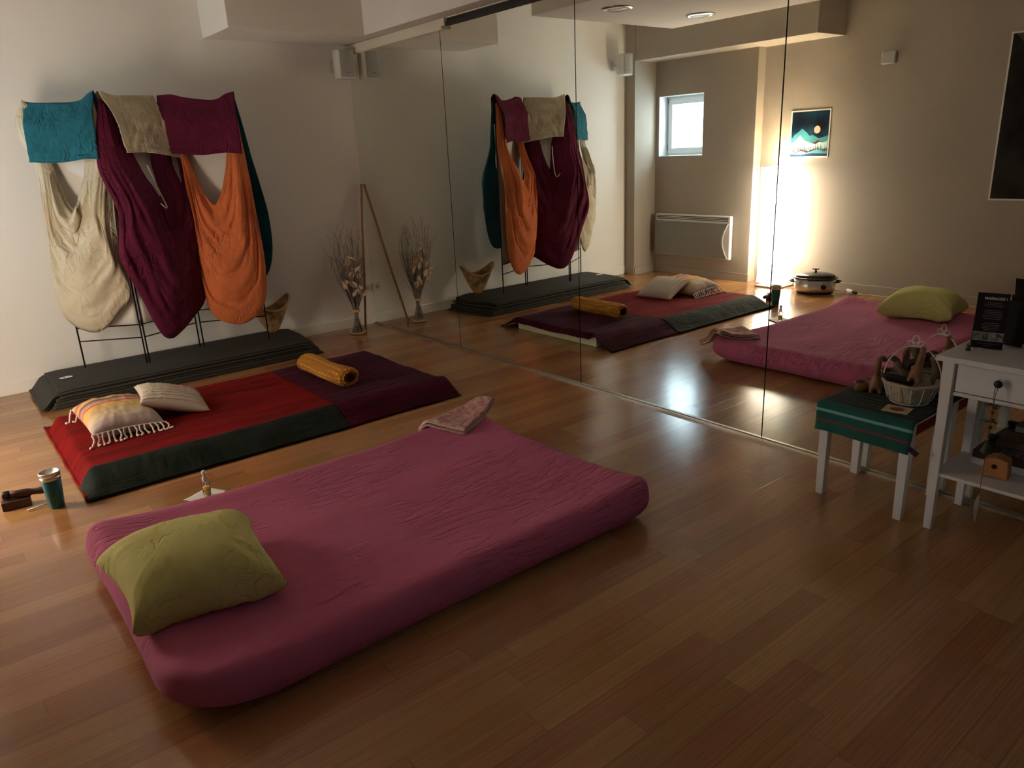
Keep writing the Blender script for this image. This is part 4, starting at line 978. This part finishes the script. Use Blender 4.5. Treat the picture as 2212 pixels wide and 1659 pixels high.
four_leg((-.150, -5.055, ZS), 0, [(0,0,.085),(0,0,.13)], [(.004,-.004,.165),(.014,-.018,.172),(.020,-.035,.150)], MT['toolwood'], 'carved wooden four-footed massage tool standing on the towel left of the basket', 1.0, .5)
four_leg((-.165, -5.225, ZS+.088), 0, [(0,0,.085),(.004,0,.12)], [(.010,.0,.150),(.018,.008,.165)], MT['toolwood'], 'carved wooden four-footed massage tool standing in the basket at right', 1.0, .2, (.12, .10))
skin('massage_tool', [(-.06,-5.27,ZS+.06),(-.05,-5.265,ZS+.13),(-.06,-5.262,ZS+.19),(-.065,-5.26,ZS+.205)], [(0,1),(1,2),(2,3)], [.020,.020,.022,.018], MT['olivewood'], 'stout brown wooden massage stick upright at the back of the basket')
skin('massage_tool', [(-.20,-5.10,ZS+.110),(-.165,-5.16,ZS+.095),(-.14,-5.22,ZS+.080)], [(0,1),(1,2)], [.016,.018,.018], MT['blackwood'], 'dark blackened wooden roller lying across the basket rim')
skin('massage_tool', [(-.115,-5.135,ZS+.11),(-.09,-5.115,ZS+.155),(-.12,-5.085,ZS+.178),(-.10,-5.17,ZS+.10)], [(0,1),(1,2),(0,3)], [.020,.016,.013,.02], MT['olivewood'], 'bent olive brown massage tool at the left inside the basket')
skin('massage_tool', [(-.10,-5.165,ZS+.12),(-.10,-5.165,ZS+.155),(-.085,-5.20,ZS+.172),(-.075,-5.235,ZS+.145)], [(0,1),(1,2),(2,3)], [.013,.017,.017,.015], MT['blackwood'], 'black curved massage tool in the middle of the basket')
skin('massage_tool', [(-.07,-5.14,ZS+.08),(-.06,-5.135,ZS+.15),(-.055,-5.132,ZS+.205)], [(0,1),(1,2)], [.015,.014,.016], MT['olivewood'], 'brown wooden massage stick standing at the back left of the basket')
# wooden cups left of the basket
for k, (x, y, s_, l_) in enumerate(((-.135, -4.985, 1.0, 'small brown wooden cup at the back left of the stool'), (-.075, -5.025, .95, 'small wooden cup behind the other cup near the mirror'))):
    MB().lathe([(0,0),(.030*s_,0),(.036*s_,.010),(.036*s_,.034),(.031*s_,.040),(.027*s_,.036),(.025*s_,.014),(0,.012)], (x, y, ZS), 28, sx=1.15, sy=.9).build('wooden_cup', MT['toolwood'] if k == 0 else MT['olivewood'], smooth=True)
    tag(bpy.context.scene.collection.objects[-1] if False else [o_ for o_ in scene.collection.objects if o_.name.startswith('wooden_cup')][-1], l_, 'cup', 'small wooden cups on the stool')

# ------------------------------------------------------------------ white side table
TX0, TX1, TYa, TYb = -.405, -.020, -5.87, -5.392
t = thing('side_table', ((TX0+TX1)/2, (TYa+TYb)/2, 0), 'white side table with one drawer and lower shelf against the mirror', 'table')
MB().box((TX0, TYa, .735), (TX1, TYb, .757)).build('table_top', MT['white_paint'], t, bevel=.002)
for x in (TX0+.045, TX1-.030):
    for y in (TYa+.035, TYb-.040):
        MB().taper((x, y, 0), (.015, .015), (x, y, .735), (.022, .022)).build('leg', MT['white_paint'], t, bevel=.002)
xa, xb, ya, yb = TX0+.030, TX1-.012, TYa+.02, TYb-.024
b = MB(); b.box((xa+.04, yb-.012, .60), (xb-.04, yb-.002, .735)); b.box((xa+.04, ya+.002, .60), (xb-.04, ya+.012, .735)); b.box((xb-.012, ya+.05, .60), (xb-.002, yb-.05, .735))
b.box((xa+.004, ya+.04, .597), (xa+.020, yb-.04, .612)); b.box((xa+.004, ya+.04, .728), (xa+.020, yb-.04, .735)); b.build('apron', MT['white_paint'], t, bevel=.001)
d_ = MB().box((xa+.001, ya+.048, .616), (xa+.017, yb-.048, .726)).build('drawer', MT['white_paint'], t, bevel=.002)
kx, ky, kz = xa-.012, -5.615, .682
b = MB(Matrix.Translation((xa+.001, ky, kz)) @ Matrix.Rotation(-PI/2, 4, 'Y')); b.lathe([(0,0),(.006,0),(.006,.010),(.013,.014),(.0155,.021),(.012,.028),(0,.030)], n=20); b.build('knob', MT['black_metal'], d_, smooth=True)
MB().box((xa+.006, ya+.006, .243), (xb-.004, yb-.006, .258)).build('shelf', MT['white_paint'], t, bevel=.002)
ZSH = .259; ZTT = .758

# leaflets on the table
def text_mesh(s_, size, X, name, m, parent, ext=.0004, align='CENTER'):
    cu = bpy.data.curves.new('txt', 'FONT'); cu.body = s_; cu.size = size; cu.extrude = ext; cu.align_x = align; cu.offset = size*.02
    o = bpy.data.objects.new('txt', cu); scene.collection.objects.link(o); bpy.context.view_layer.update()
    me = bpy.data.meshes.new_from_object(o.evaluated_get(bpy.context.evaluated_depsgraph_get())); bpy.data.objects.remove(o)
    me.transform(Matrix.Translation(-WL[parent]) @ X); me.materials.clear(); me.materials.append(m); me.name = name
    q = bpy.data.objects.new(name, me); link(q, parent); WL[q] = WL[parent].copy(); return q
SGC = Vector((-.215, -5.497, ZTT+.0015))
t = thing('leaflet_stand', SGC, 'black leaflet headed MASSAGES in a clear acrylic stand at the front of the table top', 'sign')
nrm = Vector((-.97, -.24, 0)).normalized(); axx = Vector((nrm.y*-1, nrm.x, 0)) ; axx = Vector((.24, -.97, 0)).normalized()
X = Matrix.Translation(SGC) @ Matrix((( axx.x, 0, -nrm.x*-1, 0),( axx.y, 0, nrm.y, 0),(0,1,0,0),(0,0,0,1)))
X = Matrix.Translation(SGC) @ Matrix.Rotation(math.atan2(axx.y, axx.x), 4, 'Z') @ Matrix.Rotation(PI/2-.12, 4, 'X')   # local x right, y up, z towards viewer
W_, H_ = .108, .222
MB(X).box((-W_/2, .004, 0), (W_/2, H_, .001)).build('leaflet', MT['leaflet'], t)
b = MB(X); b.box((-W_/2-.002, 0, -.0035), (W_/2+.002, H_*.60, -.001)); b.box((-W_/2-.002, .0, .0022), (W_/2+.002, H_*.32, .0042)); b.build('acrylic_holder', MT['acrylic'], t)
b = MB(X @ Matrix.Translation((0,0,-.0035))); b.prism([(0,0),(.075,0),(.075,.003),(.003,.003)], W_, (W_/2, 0, 0), ((0,0,-1),(0,1,0),(-1,0,0))); b.build('acrylic_foot', MT['acrylic'], t)
text_mesh('MASSAGES !', .0145, X @ Matrix.Translation((.008, .196, .0014)), 'heading', MT['print_light'], t)
b = MB(X); yy = .183; rr = random.Random(1)
for grp, n_ in ((0,3),(1,6),(2,5)):
    for j in range(n_):
        wd = (.034,.036,.032)[grp]*rr.uniform(.7,1); b.box((.004-wd, yy, .0012), (.004+wd, yy+.0016, .0016)); yy -= .0066
    yy -= .010
b.build('small_print', MT['print_dim'], t); b = MB(X)
for j, wd in enumerate((.036,.016)): b.box((.004-wd, .022-j*.008, .0012), (.004+wd, .0238-j*.008, .0016))
b.build('contact_lines', MT['print_dim'], t)
b = MB(X); b.box((-.052,.036,.0012),(-.003,.066,.0016)); b.build('left_photo', MT['photo_grey'], t)
b = MB(X); b.box((.000,.036,.0012),(.052,.066,.0016)); b.build('right_photo', MT['photo_warm'], t)
b = MB(X); b.box((-.053,.034,.0012),(.053,.0352,.0017)); b.box((-.053,.0665,.0012),(.053,.0678,.0017)); b.build('photo_border', MT['print_light'], t)
# second, tent-shaped stand
c2 = Vector((-.075, -5.535, ZTT+.0015)); t = thing('tent_leaflet_stand', c2, 'dark tent-shaped leaflet stand behind the MASSAGES leaflet', 'sign')
for s_, nm in ((1, 'front_leaflet'), (-1, 'rear_leaflet')):
    X2 = Matrix.Translation(c2) @ Matrix.Rotation(math.radians(-100), 4, 'Z') @ Matrix.Translation((0, s_*-.032, 0)) @ Matrix.Rotation(PI/2-.17*s_, 4, 'X')
    MB(X2).box((-.060, .003, 0), (.060, .178, .0012)).build(nm, MT['leaflet'], t)
    MB(X2).box((-.067, 0, -.003*s_), (.067, .08, -.001*s_)).build('acrylic_panel', MT['acrylic'], t)
# tiny figurine
b = MB(); b.lathe([(0,0),(.010,0),(.008,.010),(.010,.018),(.006,.026),(0,.030)], (-.265,-5.452,ZTT), 12); b.tube([(-.265,-5.452,ZTT+.022),(-.272,-5.462,ZTT+.030)], .005, 8)
tag(b.build('figurine', MT['bronze'], smooth=True), 'tiny dark figurine in front of the leaflet stand', 'figurine')

# hanging mobile on the knob
hx = xa-.033; t = thing('hanging_ornament', (hx, ky, kz), 'hanging string ornament of beads, leaves, bell and feather on the drawer knob', 'ornament')
b = MB(); b.tube(spline([(hx+.010, ky, kz+.012), (hx+.004, ky-.004, kz-.03), (hx, ky, kz-.08), (hx, ky-.001, .12)], 20), .0013, 5); b.tube([(hx+.012, ky, kz+.012), (hx+.002, ky+.006, kz-.03), (hx, ky, kz-.08)], .001, 5); b.tube([(hx+.004, ky, kz+.017), (hx+.030, ky, kz+.017)], .0013, 5); b.build('string', MT['string'], t)
def leafp(z, s_, seed):
    b = MB(Matrix.Translation((hx, ky, z))); rl = random.Random(seed)
    for j in range(5):
        an = rl.uniform(0, 6.3); L_ = s_*rl.uniform(.6, 1); tl = rl.uniform(-.25,.25)
        d = Vector((math.cos(an), math.sin(an), tl)); s2 = Vector((-d.y, d.x, 0)).normalized()
        b.grid(lambda a, v, d=d, s2=s2, L_=L_: (d*(L_*a)+s2*((v-.5)*.018*math.sin(PI*min(1,a*.92+.06))))[:], 8, 4)
    b.build('leaf', MT['leafgreen'], t, smooth=True, solid=.001)
leafp(.600, .034, 3); leafp(.540, .042, 8)
for z in (.574, .515): MB().lathe([(0,-.008),(.006,-.005),(.008,0),(.006,.005),(0,.008)], (hx, ky, z), 12).build('bead', MT['bronze'], t, smooth=True)
MB().lathe([(.020,-.028),(.021,-.022),(.013,.0),(.006,.018),(0,.022)], (hx, ky, .44), 16).build('bell', MT['leafgreen'], t, smooth=True)
b = MB(Matrix.Translation((hx, ky, .0))); b.grid(lambda a, v: ((v-.5)*.030*math.sin(PI*min(1, a*.93+.05))*.7, (v-.5)*.030*math.sin(PI*min(1, a*.93+.05))*.8+.004*math.sin(a*3), .235-.125*a), 14, 6); b.build('feather', MT['feather'], t, smooth=True, solid=.001)

# things on the shelf
bx = [(-.185,-5.640,.0,.16,.23,.030,'bookpale'),( -.18,-5.645,.02,.15,.22,.022,'bookbrown')]
def book(cx, cy, z, lx, ly, h, ang_, m, label):
    t = thing('book', (cx, cy, z), label, 'book', 'books stacked on the table shelf'); X = rot(cx, cy, z, ang_)
    b = MB(X); b.box((-lx/2,-ly/2,0),(lx/2,ly/2,.002)); b.box((-lx/2,-ly/2,h-.002),(lx/2,ly/2,h)); b.box((-lx/2,-ly/2,0),(-lx/2+.002,ly/2,h)); b.build('cover', m, t)
    MB(X).box((-lx/2+.002,-ly/2+.003,.002),(lx/2-.003,ly/2-.003,h-.002)).build('pages', MT['paper'], t)
book(-.105,-5.64, ZSH, .14, .30, .030, .05, MT['paper'], 'white-covered book at the bottom of the shelf stack')
book(-.105,-5.64, ZSH+.031, .14, .29, .032, .02, MT['bookbrown'], 'brown book second from the bottom of the shelf stack')
book(-.108,-5.66, ZSH+.064, .13, .26, .034, -.03, MT['bookdark'], 'dark patterned book third from the bottom of the shelf stack')
book(-.105,-5.68, ZSH+.099, .12, .22, .030, .04, MT['bookbrown'], 'worn dark brown book on top of the shelf stack')
b = MB(Matrix.Translation((-.115,-5.545,ZSH+.112)) @ Matrix.Rotation(PI/2, 4, 'X')).lathe([(0,-.02),(.012,-.02),(.013,0),(.012,.02),(0,.02)], n=14); tag(b.build('green_roll', MT['bookgreen'], smooth=True), 'small dark green roll at the left end of the books', 'roll')
b = MB(Matrix.Translation((-.105,-5.74,ZSH+.156)) @ Matrix.Rotation(PI/2, 4, 'X')).lathe([(0,-.09),(.022,-.09),(.026,-.086),(.026,.086),(.022,.09),(0,.09)], n=20); tag(b.build('black_case', MT['black_plastic'], smooth=True), 'black cylindrical case lying on top of the books', 'case')
t = thing('wooden_box', (-.245,-5.612,ZSH), 'small orange wooden box with a round black hole on the shelf', 'box')
X = rot(-.245,-5.612,ZSH,.12)
b = MB(X); pr = [(-.046,0),(-.02,.006),(.02,.006),(.046,0),(.040,.078),(.0,.090),(-.040,.078)]; b.prism([(p[0], p[1]) for p in pr], .07, (-.035,0,0), ((0,1,0),(0,0,1),(1,0,0))); b.build('box_body', MT['palewood'], t, bevel=.003)
MB(X @ Matrix.Translation((-.0352,.004,.052)) @ Matrix.Rotation(-PI/2,4,'Y')).lathe([(0,0),(.010,0),(.010,.0012),(0,.0012)], n=20).build('round_hole', MT['black_plastic'], t)
